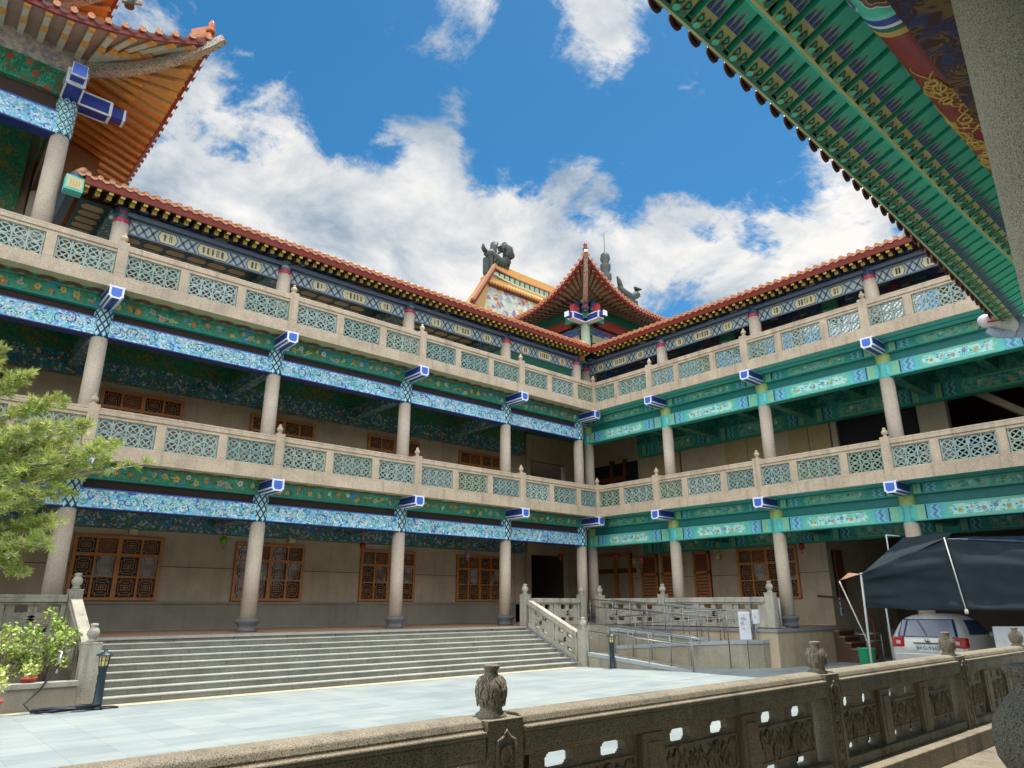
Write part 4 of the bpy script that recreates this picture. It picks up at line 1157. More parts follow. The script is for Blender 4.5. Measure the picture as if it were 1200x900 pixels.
# brown tiled side stair with wall rail
s_ = empty('side_stair', (2.2, -8.6, -1.1)); tag(s_, 'small brown tiled stair going down beside the end wall of the right gallery', 'steps')
m = mb()
for k in range(6): m.box(2.4, 3.5, -7.92 - .17 * (k + 1), -7.92 - .17 * k, -1.1, -.18 * (k + 1) + .0, 'brown_dark'); m.box(2.38, 3.5, -7.92 - .17 * (k + 1) - .02, -7.92 - .17 * k, -.18 * (k + 1), -.18 * (k + 1) + .05, 'stair_tile')
m.build('flight', s_)
m = mb(); m.tube([(3.5, -7.0, .95), (3.5, -7.55, .9), (3.5, -8.8, .15)], .025, 'wood_dark', 8); m.tube([(3.5, -7.0, .95), (3.6, -7.0, .95)], .02, 'wood_dark', 6); m.tube([(3.5, -8.75, .18), (3.5, -8.75, -.8)], .02, 'wood_dark', 6); m.build('handrail', s_)

# ramp
rp = tag(empty('access_ramp', (-3, -5.5, -1.1)), 'switchback stone ramp with grey kerbs in front of the right gallery', 'ramp')
def wallseg(m, a, b, za, zb_, t_=.18, cap=True, z0=-1.12):
    a, b = Vector(a + (0,)), Vector(b + (0,)); d = (b - a).normalized(); n = Vector((-d.y, d.x, 0)) * t_ / 2
    q = [a - n, b - n, b + n, a + n]; zz = (za, zb_, zb_, za)
    m.hexa([V(p.x, p.y, z0) for p in q] + [V(p.x, p.y, z - .1) for p, z in zip(q, zz)], 'ramp_stone')
    n *= 1.25; q = [a - n, b - n, b + n, a + n]
    m.hexa([V(p.x, p.y, z - .1) for p, z in zip(q, zz)] + [V(p.x, p.y, z) for p, z in zip(q, zz)], 'curb_grey')
m = mb()
wallseg(m, (-4.75, -3.75), (-3.95, -6.85), -.70, -1.06)
m.build('outer_kerb', rp)
m = mb()
pts = [((-3.55, -3.8), -.55), ((-2.75, -5.9), -.40), ((-2.25, -6.95), -.34), ((-1.9, -7.3), -.33), ((-1.4, -7.5), -.33), ((-.4, -7.55), -.33)]
for (a, za), (b, zb_) in zip(pts[:-1], pts[1:]): wallseg(m, a, b, za, zb_)
m.build('middle_wall', rp)
m = mb(); wallseg(m, (-3.2, -3.3), (-2.35, -5.2), -.04, -.2); wallseg(m, (-2.35, -5.2), (-1.95, -6.5), -.2, -.33); m.build('upper_wall', rp)
m = mb()
def slab(q, mt='ramp_stone'):
    m.hexa([V(x, y, -1.11) for x, y, z in q] + [V(*p) for p in q], mt)
slab([(-4.7, -3.8, -.78), (-3.95, -6.85, -1.09), (-2.9, -6.2, -1.09), (-3.6, -3.8, -.78)])
slab([(-4.7, -3.8, -.78), (-3.6, -3.8, -.76), (-3.3, -3.0, -.76), (-4.7, -3.0, -.78)])
slab([(-3.5, -3.8, -.7), (-2.7, -5.9, -.52), (-2.0, -5.9, -.52), (-3.0, -3.6, -.7)])
slab([(-2.7, -5.9, -.5), (-2.2, -6.9, -.44), (-1.4, -7.4, -.44), (-1.2, -5.9, -.44)])
slab([(-2.3, -5.2, -.3), (-1.9, -6.4, -.43), (-1.2, -6.4, -.43), (-1.2, -4.5, -.25)])
slab([(-3.1, -3.4, -.1), (-2.3, -5.2, -.28), (-1.2, -5.2, -.28), (-1.2, -1.25, -.0)]); slab([(-4.6, -3.0, -.5), (-3.1, -3.3, -.1), (-1.2, -1.25, -.02), (-4.6, -1.25, -.02)])
m.box(-1.25, -.4, -7.6, -1.3, -1.12, -.45, 'ramp_stone')
m.build('ramp_floor', rp)
def handrail(P, n, h=.85, name='handrail', ends=True):
    P = [Vector(p) for p in P]; m = mb()
    for hh in (h, h * .72): m.tube([p + V(0, 0, hh) for p in P] + ([P[-1] + V(.05, -.22, hh - .04), P[-1] + V(.05, -.26, hh - .12), P[-1] + V(.02, -.2, hh - .16)] if ends and hh == h else []), .017, 'rail_steel', 8)
    L = [(b - a).length for a, b in zip(P[:-1], P[1:])]; tot = sum(L)
    for i in range(n + 1):
        s = tot * i / n
        for a, b, l in zip(P[:-1], P[1:], L):
            if s <= l + 1e-5: p = a + (b - a) * (s / l); break
            s -= l
        m.tube([p, p + V(0, 0, h)], .014, 'rail_steel', 7)
    return m.build(name, rp)
handrail([(-4.75, -3.75, -.70), (-3.95, -6.85, -1.06)], 5)
handrail([(-3.75, -3.9, -.75), (-3.1, -6.2, -1.05)], 4)
handrail([(-3.5, -3.85, -.55), (-2.75, -5.9, -.40), (-2.25, -6.95, -.34)], 6, ends=False)
handrail([(-3.15, -3.35, -.04), (-2.35, -5.2, -.2), (-1.95, -6.5, -.33)], 6, ends=False)
handrail([(-2.2, -1.5, 0), (-1.35, -4.5, -.25), (-1.3, -7.2, -.42)], 6, ends=False)

# notices on the ramp landing
def board(name, label, p, w, h, z0, yaw, mt, post=True):
    o = tag(empty(name, p, yaw), label, 'sign'); m = mb(); W[o.name] = Vector(p)
    m.box(-w / 2, w / 2, -.015, .015, z0, z0 + h, 'paper'); m.box(-w / 2 + .03, w / 2 - .03, -.019, -.015, z0 + .05, z0 + h - .05, mt)
    b = m.build('panel', None, center=False); b.parent = o
    m = mb(); m.box(-w * .3, w * .3, .015, .045, 0, z0 + .3, 'steel_dull'); m.box(-w * .4, w * .4, -.1, .15, -.01, .02, 'steel_dull'); b = m.build('stand', None, center=False); b.parent = o
    return o
board('notice_banner', 'tall narrow white printed banner standing at the ramp end', (-1.75, -7.22, -.44), .36, .78, .12, R(-28), 'poster_print')
board('notice_board', 'small square white notice next to the tall banner on the ramp landing', (-1.15, -7.3, -.44), .32, .40, .55, R(-28), 'poster_print')
m = mb(); m.ring([(.035, 0), (.035, .85)], 10, 'pole_white', (-.6, -7.75, 0)); m.ring([(.12, 0), (.12, .02)], 12, 'pole_white', (-.6, -7.75, 0)); tag(m.build('white_pole'), 'thin white pole standing by the column at the terrace end', 'pole')

# bollard lamps
def bollard(name_loc, label, h=1.0):
    o = tag(empty('bollard_lamp', name_loc), label, 'bollard lamp', 'green bollard lamps in the courtyard'); x, y, z = name_loc
    m = mb(); m.ring([(.11, 0), (.10, .03), (.075, .06), (.066, h * .66), (.085, h * .68), (.085, h * .70), (.05, h * .72)], 16, 'bollard_green', (x, y, z)); m.build('post', o)
    m = mb(); m.ring([(.07, h * .71), (.088, h * .88)], 8, 'lamp_glass', (x, y, z), smooth=False); g = m.build('lamp_glass', o)
    m = mb(); 
    for k in range(8):
        a = 2 * math.pi * k / 8; m.tube([(x + .073 * math.cos(a), y + .073 * math.sin(a), z + h * .71), (x + .092 * math.cos(a), y + .092 * math.sin(a), z + h * .88)], .008, 'bollard_green', 5)
    m.ring([(.081, h * .79), (.083, h * .80)], 8, 'bollard_green', (x, y, z)); m.build('lamp_cage', o)
    m = mb(); m.ring([(.15, h * .88), (.14, h * .895), (.05, h * .94), (.03, h * .95), (.03, h * .975), (.015, h)], 16, 'bollard_green', (x, y, z)); m.build('cap', o)
bollard((-17.93, -4.0, -1.1), 'green bollard lamp with a coiled hose at the left foot of the steps', 1.02)
bollard((-4.72, -4.6, -1.1), 'green bollard lamp standing before the ramp kerb')
m = mb()
pts = []
for k in range(52): 
    a = k * .5; rr = .26 + .05 * math.sin(k * 1.3) + .02 * (k % 5); pts.append((-18.35 + rr * 1.5 * math.cos(a), -3.95 + rr * .55 * math.sin(a), -1.075 + .0011 * k + .01 * math.sin(k * 2.1)))
m.tube(pts, .017, 'hose_black', 6)
m.tube([pts[0], (-18.9, -3.85, -1.07), (-19.0, -3.72, -.95), (-18.8, -3.66, -.75), (-18.62, -3.62, -.45), (-18.55, -3.6, -.34)], .017, 'hose_black', 6)
m.tube([pts[-1], (-17.85, -4.15, -1.07), (-17.6, -4.05, -1.08), (-17.65, -3.9, -1.08), (-17.95, -3.85, -1.07)], .017, 'hose_black', 6)
tag(m.build('garden_hose'), 'black garden hose coiled on the ground and running up to the planter tap', 'hose')
m = mb(); m.tube([(-18.55, -3.45, -.5), (-18.55, -3.45, -.18), (-18.55, -3.6, -.14), (-18.55, -3.62, -.34)], .022, 'steel', 8); m.ring([(.04, 0), (.04, .02)], 8, 'steel', (-18.55, -3.45, -.14)); tag(m.build('water_tap'), 'small metal tap rising from the planter edge with the hose on it', 'tap')

# planter with plants
m = mb()
m.box(-24, -18.2, -3.55, -3.35, -1.12, -.72, 'dado_stone'); m.box(-24, -18.2, -3.6, -3.3, -.72, -.64, 'granite_rail'); m.box(-24, -18.2, -3.4, -1.2, -1.1, -.80, 'earth')
tag(m.build('planter_bed'), 'low stone planter bed left of the steps', 'planter')
def leaves(m, c, rad, n, size, mats, rnd, flat=.6, long=2.0):
    for _ in range(n):
        while True:
            q = Vector((rnd.uniform(-1, 1), rnd.uniform(-1, 1), rnd.uniform(-1, 1)))
            if q.length < 1: break
        p = Vector(c) + Vector((q.x * rad[0], q.y * rad[1], q.z * rad[2]))
        d = Vector((rnd.uniform(-1, 1), rnd.uniform(-1, 1), rnd.uniform(-.7, .9))).normalized()
        s = d.cross(Vector((rnd.uniform(-1, 1), rnd.uniform(-1, 1), rnd.uniform(-.3, 1)))).normalized()
        L = size * rnd.uniform(.6, 1.3)
        m.face([p, p + d * L * .5 + s * L / long * .5, p + d * L, p + d * L * .5 - s * L / long * .5], rnd.choice(mats))
def shrub(name, label, p, h, w, seed, mats, cat='shrub', n=26, per=26, group=None):
    rnd = random.Random(seed); o = tag(empty(name, p), label, cat, group); p = Vector(p)
    st, lf = mb(), mb()
    for i in range(n):
        a = rnd.uniform(0, 6.28); rr = w * math.sqrt(rnd.random()); zz = h * rnd.uniform(.35, 1) * (1 - .35 * rr / w)
        tipp = p + V(rr * math.cos(a), rr * math.sin(a), zz)
        st.tube([p + V(rnd.uniform(-.05, .05), rnd.uniform(-.05, .05), 0), p + (tipp - p) * .5 + V(0, 0, h * .08), tipp], [.012, .009, .004], 'bark_pale', 5)
        leaves(lf, tipp - V(0, 0, .05), (.13, .13, .11), per, .085, mats, rnd, long=1.7)
    st.build('stem', o); lf.build('foliage', o, recalc=False)
shrub('shrub', 'leafy light green shrub against the sloping stair railing', (-18.62, -2.7, -.8), 1.5, .42, 3, ['leaf_lime', 'leaf_fresh', 'leaf_fresh', 'leaf_mid'], n=44, per=30)
shrub('shrub', 'pale yellow green shrub in the middle of the planter bed', (-19.25, -2.6, -.8), 1.25, .4, 5, ['leaf_pale', 'leaf_fresh', 'leaf_lime'], n=30)
shrub('shrub', 'lime green shrub at the left edge of the planter bed', (-19.95, -2.8, -.8), 1.15, .45, 8, ['leaf_lime', 'leaf_pale', 'leaf_mid'], n=24)
def pot(p, r, h, label, seed, plant=True):
    o = tag(empty('potted_plant', p), label, 'flowerpot', 'terracotta pots by the planter'); m = mb()
    m.ring([(r * .68, 0), (r * .95, h * .85), (r * 1.08, h * .85), (r * 1.08, h), (r * .92, h), (r * .9, h * .9), (.001, h * .88)], 18, 'terracotta', p); m.build('pot', o)
    if plant:
        rnd = random.Random(seed); lf = mb()
        for i in range(8): leaves(lf, Vector(p) + V(rnd.uniform(-r, r), rnd.uniform(-r, r), h + rnd.uniform(.05, r * 1.6)), (r * .5,) * 3, 16, .07, ['leaf_lime', 'leaf_pale'], rnd, long=1.8)
        lf.build('foliage', o, recalc=False)
pot((-18.93, -3.3, -.79), .12, .24, 'red clay pot with a small plant at the right end of the planter', 1)
pot((-19.45, -3.3, -.79), .13, .22, 'red clay pot with a small plant at the middle of the planter', 2)
pot((-19.62, -4.5, -1.1), .2, .33, 'larger red clay pot standing on the ground in front of the planter', 4)

# feathery tree at the left
tr = tag(empty('tree', (-21.3, -2.6, -.8)), 'feathery light green tree reaching in at the left in front of the gallery', 'tree')
rnd = random.Random(11)
tm, cm = mb(), mb()
base = V(-21.3, -2.6, -.8)
tm.tube([base, base + V(.1, 0, 1.5), base + V(.3, -.1, 3), base + V(.35, 0, 4.6), base + V(.4, 0, 5.6)], [.16, .13, .1, .06, .02], 'bark', 10)
tips = [(-17.75, -3.7, 3.36), (-18.25, -3.4, 3.7), (-18.7, -3.2, 4.1), (-19.3, -3.0, 4.55), (-19.9, -2.8, 5.0), (-20.4, -2.7, 5.4), (-18.6, -3.5, 3.2), (-18.9, -3.3, 2.75), (-18.9, -3.0, 2.2), (-19.1, -3.4, 1.75), (-19.6, -3.1, 1.5), (-19.35, -3.0, 1.25), (-19.9, -3.2, 1.0), (-19.2, -2.3, 3.3), (-19.5, -3.8, 3.8), (-19.9, -3.8, 2.4), (-20.3, -3.3, 1.9), (-19.6, -2.5, 2.7), (-20.2, -2.4, 4.0), (-20.5, -3.9, 4.2), (-18.45, -3.7, 3.45), (-19.0, -2.8, 3.75), (-22.5, -2.8, 4.3), (-22.3, -3.4, 3), (-22.8, -2, 3.4), (-21.5, -1.9, 4.8), (-21.3, -3.7, 5.0)]
for i, tp in enumerate(tips):
    tp = Vector(tp); zb = max(1.4, tp.z - 1.2 + .3 * math.sin(i)); st = base + V(.3, -.05, zb + .8 - .2)
    midp = st + (tp - st) * .55 + V(0, 0, .25)
    tm.tube([st, midp, tp], [.045, .028, .008], 'bark_pale', 6)
    ns = 16 if i else 13
    for k in range(ns):
        s = .28 + .72 * k / (ns - 1)
        p = st * (1 - s) ** 2 + midp * 2 * s * (1 - s) * 1.0 + tp * s * s
        for j in range(4 if i else 2):
            spread = .33 * (1 - .55 * s) if i else .16
            dd = Vector((rnd.uniform(-1, 1), rnd.uniform(-1, 1), rnd.uniform(-.5, 1))).normalized()
            q = p + dd * spread * rnd.uniform(.6, 1.3)
            tm.tube([p, q], [.006, .003], 'bark_pale', 4)
            mats = [['leaf_lime', 'leaf_pale', 'leaf_lime'], ['leaf_lime', 'leaf_mid', 'leaf_fresh'], ['leaf_pale', 'leaf_pale', 'leaf_lime']][rnd.randrange(3)]
            nn = 70
            for _ in range(nn):
                r0 = p + (q - p) * rnd.uniform(.3, 1.1)
                d = (dd + Vector((rnd.uniform(-1, 1), rnd.uniform(-1, 1), rnd.uniform(-.6, 1.1))) * 1.35).normalized(); L = rnd.uniform(.07, .17)
                sd = d.cross(Vector((rnd.uniform(-1, 1), rnd.uniform(-1, 1), .4))).normalized() * .0058
                cm.face([r0 - sd * .4, r0 + d * L * .5 - sd, r0 + d * L, r0 + d * L * .5 + sd], rnd.choice(mats))
tm.build('trunk', tr); cm.build('crown', tr, recalc=False)

# ------------------------------------------------------------------ lanterns and wall lamps
def lantern(p, mt, col, where, top):
    o = tag(empty('lantern', p), '%s paper lantern hanging %s' % (col, where), 'lantern'); p = Vector(p); m = mb()
    m.ring([(.03, .12), (.065, .095), (.095, .035), (.095, -.035), (.065, -.095), (.03, -.12)], 14, mt, p); m.build('shade', o)
    m = mb(); m.ring([(.03, .12), (.03, .14)], 8, 'gold', p); m.ring([(.03, -.14), (.03, -.12)], 8, 'gold', p); m.tube([p + V(0, 0, .14), (p.x, p.y, top)], .006, 'gold', 5); m.tube([p - V(0, 0, .14), p - V(0, 0, .24)], [.01, .02], mt, 6); m.build('tassel', o)
for p, mt, c, w_ in (((-9.67, 1.5, 2.5), 'lantern_red', 'red', 'above the third window under the left gallery'), ((-14.12, 1.5, 2.42), 'lantern_green', 'green', 'between the first two windows under the left gallery'), ((-5.37, 1.5, 2.4), 'lantern_violet', 'violet', 'above the last window under the left gallery'),
     ((-18.05, 1.5, 2.5), 'lantern_red', 'red', 'behind the feathery tree at far left'), ((-.58, 1.5, 2.55), 'lantern_red', 'red', 'before the dark doorway in the corner'), ((1.5, .34, 2.6), 'lantern_pink', 'rose red', 'right of the double corner columns'), ((1.5, -.98, 2.4), 'lantern_pink', 'pink', 'before the slatted doors of the right gallery'), ((1.5, -7.64, 2.5), 'lantern_red', 'red', 'near the last window of the right gallery')):
    lantern(p, mt, c, w_, 3.83)
for x, w_ in ((-16.0, 'above the first window from the left'), (-11.2, 'above the second window'), (-7.3, 'above the third window')):
    m = mb(); m.box(x - .11, x + .11, 3.42, 3.59, 2.62, 2.80, 'sconce'); m.box(x - .07, x + .07, 3.4, 3.42, 2.66, 2.76, 'lamp_glass'); tag(m.build('wall_lamp'), 'small square yellow wall lamp %s' % w_, 'wall lamp', 'wall lamps')
for y, w_ in ((1.0, 'beside the brown corner door'), (-3.2, 'left of the right gallery window')):
    m = mb(); m.ring([(.05, 0), (.12, .06), (.1, .25), (.05, .3)], 10, 'sconce', (3.48, y, 2.35)); m.box(3.5, 3.59, y - .05, y + .05, 2.4, 2.75, 'gold'); tag(m.build('wall_lamp'), 'pale rounded wall lamp %s' % w_, 'wall lamp', 'wall lamps')

# ------------------------------------------------------------------ foreground stone railing
fr = tag(empty('terrace_railing', (-15, -15.55, -1.0)), 'weathered granite railing with vase finials across the foreground', 'stone railing')
YF = -15.55
posts = [-22.5, -18.47, -14.37, -10.8, -7.78]
def vase_post():
    m = mb(); w = .15; h = 1.0
    m.box(-w, w, -w, w, 0, h, 'granite_near')
    for s in (-1, 1):
        y = s * w
        for a, b, c, d in ((-.085, -.068, .1, .86), (.068, .085, .1, .86), (-.085, .085, .085, .1)): m.box(a, b, min(y, y + s * .014), max(y, y + s * .014), c, d, 'granite_near')
        m.tube([(-.077, y + s * .005, .85), (-.07, y + s * .005, .89), (-.03, y + s * .005, .905), (0, y + s * .005, .94), (.03, y + s * .005, .905), (.07, y + s * .005, .89), (.077, y + s * .005, .85)], .011, 'granite_near', 6)
        for z in (.2, .36, .52, .68, .8):
            for q in (-1, 1):
                m.tube([(q * .045 * math.cos(t_), y + s * .006, z + .055 * math.sin(t_) + .02 * t_ / 4) for t_ in [k * .7 for k in range(8)]], [.011, .011, .01, .01, .009, .008, .007, .005], 'granite_near', 6)
    o = m.build('railing_post', None, center=False, bevel=.012)
    f_ = mb()
    f_.ring([(.13, 0), (.13, .02), (.10, .035), (.09, .06), (.10, .075), (.122, .12), (.128, .17), (.118, .22), (.085, .265), (.055, .295), (.05, .315), (.07, .335), (.075, .352), (.05, .36), (.04, .345), (.001, .345)], 24, 'granite_near', (0, 0, 1.0))
    for ring_, (rr, z0, z1, n) in enumerate(((.118, .075, .165, 8), (.126, .13, .225, 8), (.116, .19, .28, 7))):
        for k in range(n):
            a = 2 * math.pi * (k + .5 * ring_) / n
            pt = lambda da, z, e: ((rr + e) * math.cos(a + da), (rr + e) * math.sin(a + da), 1.0 + z)
            f_.tube([pt(-.3, z0, .0), pt(-.26, z0 + .05, .006), pt(0, z1, .004 - .03 * (ring_ == 2)), pt(.26, z0 + .05, .006), pt(.3, z0, 0)], .0045, 'granite_near', 5)
    for q in f_.v: q.x *= .8; q.y *= .8; q.z = 1.0 + (q.z - 1.0) * .8
    f_.build('finial', o, (0, 0, 0), center=False, recalc=False)
    return o
for x in posts: use('vasepost', vase_post, fr, (x, YF, -.98), scale=(.9, .9, 1.0))
def near_panel(L):
    m = mb(); a = L / 2; M = 'granite_near'
    m.box(-a, a, -.035, .035, -.61, -.335, M)
    for z0, z1 in ((-.335, -.20), (-.72, -.61)):
        h = z1 - z0
        hw = .125; zc = (z0 + z1) / 2; hh = h * .36
        q_ = [(1, 0), (1, .5), (.88, .55), (.88, .8), (.78, .85), (.76, 1), (.38, 1), (0, 1)]
        hole = q_ + [(-x_, y_) for x_, y_ in q_[-2::-1]]; hole = hole + [(x_, -y_) for x_, y_ in hole[-2:0:-1]]
        for c0, c1 in ((-a, 0), (0, a)):
            cx = (c0 + c1) / 2; W_ = (c1 - c0) / 2; n = len(hole); vs = []
            for x_, y_ in hole:
                ix, iz = x_ * hw, y_ * hh; ang = math.atan2(iz / (h / 2), ix / W_); k_ = max(abs(math.cos(ang)), abs(math.sin(ang)))
                ox, oz = math.cos(ang) / k_ * W_, math.sin(ang) / k_ * h / 2
                vs += [(cx + ix, -.035, zc + iz), (cx + ix, .035, zc + iz), (cx + ox, -.035, zc + oz), (cx + ox, .035, zc + oz)]
            fs = []
            for i in range(n):
                p, r_ = i * 4, ((i + 1) % n) * 4; fs += [(p, r_, r_ + 2, p + 2), (p + 1, p + 3, r_ + 3, r_ + 1), (p, p + 1, r_ + 1, r_)]
            m.mesh(vs, fs, M)
        m.box(-a, a, -.036, .036, z1 - .012, z1 + .0, M); m.box(-a, a, -.036, .036, z0, z0 + .012, M)
    rnd = random.Random(5)
    for s in (-1, 1):
        y = s * .037
        for z in (-.605, -.335): m.box(-a + .05, a - .05, min(y, y + s * .01), max(y, y + s * .01), z - .008, z + .008, M)
        for x in (-a + .05, a - .05): m.box(x - .008, x + .008, min(y, y + s * .01), max(y, y + s * .01), -.605, -.335, M)
        for k in range(9):
            cx = -a + .12 + (L - .24) * k / 8; cz = -.47 + .05 * math.sin(k * 2.3); q = 1 if k % 2 else -1; r0 = .07 + .02 * (k % 3)
            m.tube([(cx + q * r0 * (1 - t_ / 8) * math.cos(t_ * .9 + k), y, cz + r0 * 1.3 * (1 - t_ / 9) * math.sin(t_ * .9 + k)) for t_ in range(8)], [.012, .015, .016, .015, .014, .012, .01, .007], M, 6)
            m.tube([(cx + .03, y, -.58), (cx - .03 * q, y, -.5), (cx + .04 * q, y, -.42), (cx - .01, y, -.36)], [.008, .013, .013, .006], M, 6)
    return m.build('carved_panel', None, center=False, recalc=False)
for a, b in zip(posts[:-1], posts[1:]):
    m = mb(); x0, x1 = a + .15, b - .15
    cap = [(-.15, -.06), (.15, -.06), (.15, -.03), (.115, -.03), (.115, -.012), (.10, .02), (.06, .035), (-.06, .035), (-.10, .02), (-.115, -.012), (-.115, -.03), (-.15, -.03)]
    m.prism(cap, 'granite_near', lambda p, d, q: V(d, YF + p, q), x0, x1)
    m.box(x0, x1, YF - .14, YF + .14, -.17, -.06, 'granite_near'); m.box(x0, x1, YF - .08, YF + .08, -.2, -.17, 'granite_near')
    m.build('rail', fr, bevel=.008)
    m = mb(); m.box(x0, x1, YF - .12, YF + .12, -.80, -.72, 'granite_near'); m.build('bottom_rail', fr, bevel=.008)
    n = 3; w = (x1 - x0) / n
    for i in range(n):
        use('npanel', lambda: near_panel(1.02), fr, (x0 + w * (i + .5), YF, 0), scale=((w - .24) / 1.02, 1, 1))
        if i:
            m = mb(); m.box(x0 + w * i - .12, x0 + w * i + .12, YF - .085, YF + .085, -.72, -.2, 'granite_near'); m.box(x0 + w * i - .07, x0 + w * i + .07, YF - .095, YF + .095, -.66, -.26, 'granite_near'); m.build('stub_post', fr, bevel=.008)
m = mb(); m.box(-23, -7.3, YF - .3, YF + .22, -1.12, -.80, 'granite_near'); m.build('base_kerb', fr, bevel=.01)
m = mb(); m.box(-34, -5.8, -26, YF - .3, -1.12, -1.0, 'floor_pale'); m.box(-34, -5.8, YF - 1.9, YF - .301, -1.1, -.992, 'granite_near'); struct(m.build('hall_floor'))  # floor paled to bounce light; darker strip painted in for shade by railing
nw = tag(empty('newel_post', (-18.3, -18.28, -1.0)), 'granite newel post with a large vase finial close at the lower right', 'stone post')
m = mb(); m.box(-18.46, -18.14, -18.44, -18.12, -1.0, -.0, 'granite_near'); m.build('post', nw, bevel=.012)
m = mb(); k = 1.25
m.ring([(r_ * k, z_ * k) for r_, z_ in [(.13, 0), (.13, .02), (.10, .035), (.09, .06), (.10, .075), (.125, .12), (.13, .17), (.12, .22), (.085, .265), (.058, .295), (.055, .315), (.075, .335), (.08, .352), (.05, .36), (.001, .35)]], 28, 'granite_near', (-18.3, -18.28, -.0)); m.build('finial', nw)

# ------------------------------------------------------------------ near hall: eave overhead, purlin, pillar
nh = tag(empty('hall_building', (-16, -21, -1.0)), 'near hall whose green raftered eave, red gilded purlin and granite pillar frame the upper right', 'building')
CX, CY, CZ = -21.385, -19.035, .647
def eS(x): return max(0.0, min(1.2, (x + 17.5) / 10.2)) ** 2
def under(x, dy):      # height of the rafter underside
    return CZ + 4.82 + (2.8 - dy) * .40 + .2 * eS(x)
def edge_dy(x): return 2.7 + .27 * eS(x)
XA, XB = -34.0, -6.05  # left end extended out of view to keep sky light off the railing
m = mb(); m.ring([(.31, -1.0), (.30, 4.9)], 40, 'granite_pillar', (-16.82, CY + .49, 0)); m.build('pillar', nh)
for x in (-24.5, -9.5):
    m = mb(); m.ring([(.31, -1.0), (.30, 4.9)], 28, 'granite_pillar', (x, CY + .49, 0)); m.build('pillar', nh)
# boards
m = mb(); N = 24
for i in range(N):
    x0, x1 = XA + (XB - XA) * i / N, XA + (XB - XA) * (i + 1) / N
    for d0, d1, up in ((lambda x: -5.5, lambda x: 2.25, .13), (lambda x: 2.15, lambda x: edge_dy(x) - .03, .19)):
        p = [V(x, CY + d, under(x, d) + up) for x, d in ((x0, d0(x0)), (x1, d0(x1)), (x1, d1(x1)), (x0, d1(x0)))]
        m.hexa(p + [q + V(0, 0, .04) for q in p], 'near_board')
m.build('soffit_board', nh, recalc=False)
m = mb(); m2 = mb(); x = XA + .1
while x < XB - .05:
    w_ = .21
    def rf_(d0, d1, z_, mt):
        a, b = V(x, CY + d0, under(x, d0) + z_), V(x, CY + d1, under(x, d1) + z_); m.bar(a, b, w_, .12, mt)
    def ends_(d1, z_):
        q = lambda u, d, k: V(x + u, CY + d1 - d, under(x, d1 - d) + z_ - .066 - .002 * k)
        h_ = w_ / 2 - .001
        m.face([q(-h_, 0, 0), q(h_, 0, 0), q(h_, .17, 0), q(-h_, .17, 0)], 'near_yellowgreen')
        for u in (-.052, .052):
            for k, r_, mt in ((1, .046, 'gold'), (2, .038, 'near_green_dark'), (3, .018, 'near_green')):
                m.face([q(u + r_ * (1 + .2 * math.cos(3 * t_)) * math.cos(t_), .085 + r_ * (1 + .2 * math.cos(3 * t_)) * math.sin(t_), k) for t_ in [j * math.pi / 6 for j in range(12)]], mt)
        for u, L_ in ((-.07, .14), (0, .19), (.07, .14)):
            for k, g, mt in ((1, .040, 'gold'), (2, .031, 'near_blue'), (3, .010, 'near_green_dark')):
                b0 = .165 + (.040 - g) * .5
                m.face([q(u - g, b0, k), q(u + g, b0, k), q(u + g * .8, b0 + L_ * .45 * g / .040, k), q(u, b0 + L_ * (.4 + .6 * g / .040), k), q(u - g * .8, b0 + L_ * .45 * g / .040, k)], mt)
    rf_(-5.4, 2.2, .06, 'near_green'); ends_(2.2, .06)
    e = edge_dy(x)
    rf_(2.15, e - .04, .13, 'near_green'); ends_(e - .04, .13)
    x += .3
m.build('rafters', nh, recalc=False)
m = mb(); mo = mb()
for i in range(40):
    x0, x1 = XA + (XB - XA) * i / 40, XA + (XB - XA) * (i + 1) / 40
    for d, z_, mt, h, t_ in ((lambda x: 2.215, .035, 'near_yellowgreen', .05, .03), (lambda x: 2.245, .06, 'near_green', .07, .03), (lambda x: edge_dy(x) - .03, .10, 'near_green_dark', .07, .03), (lambda x: edge_dy(x), .13, 'near_yellowgreen', .09, .03)):
        (m if d(x0) < 2.5 else mo).bar(V(x0, CY + d(x0), under(x0, d(x0)) + z_), V(x1, CY + d(x1), under(x1, d(x1)) + z_), t_, h, mt)
x = XA + .1
while x < XB - .05:
    e = edge_dy(x)
    for d, z_ in ((2.20, .0), (e - .02, .068)):
        for s in (-1, 1):
            c = V(x + s * .048, CY + d, under(x, d) + z_ - .004); r_ = .04
            (m if d < 2.5 else mo).face([c + V(r_ * math.cos(q), r_ * .9 * math.sin(q) - .05, .0) for q in [k * math.pi / 4 for k in range(8)]], 'near_green_dark' if s > 0 else 'near_green')
    x += .3
m.build('eave_moulding', nh, recalc=False); mo.build('eave_moulding', nh, recalc=False)
m = mb(); x = XA
while x < XB:
    e = edge_dy(x); c = V(x, CY + e + .10, under(x, e) + .215)
    m.tube([c, c + V(0, -1.2, .55)], .078, 'tile_maroon', 10)
    m.ring([(.001, .0), (.086, 0), (.086, .025)], 14, 'tile_maroon', c, axis='y')
    x += .3
m.build('eave_tiles', nh, recalc=False)
m = mb()
p = [V(XA, CY + 2.6, CZ + 5.22), V(XB, CY + 2.85, CZ + 5.36), V(XB, CY - 2, CZ + 7.6), V(XA, CY - 2, CZ + 7.6)]
m.hexa(p + [q + V(0, 0, .1) for q in p], 'tile_maroon'); p = [V(XA, CY - 2, CZ + 7.6), V(XB, CY - 2, CZ + 7.6), V(XB, CY - 7, CZ + 5.4), V(XA, CY - 7, CZ + 5.4)]; m.hexa(p + [q + V(0, 0, .1) for q in p], 'tile_maroon')
m.build('roof', nh)
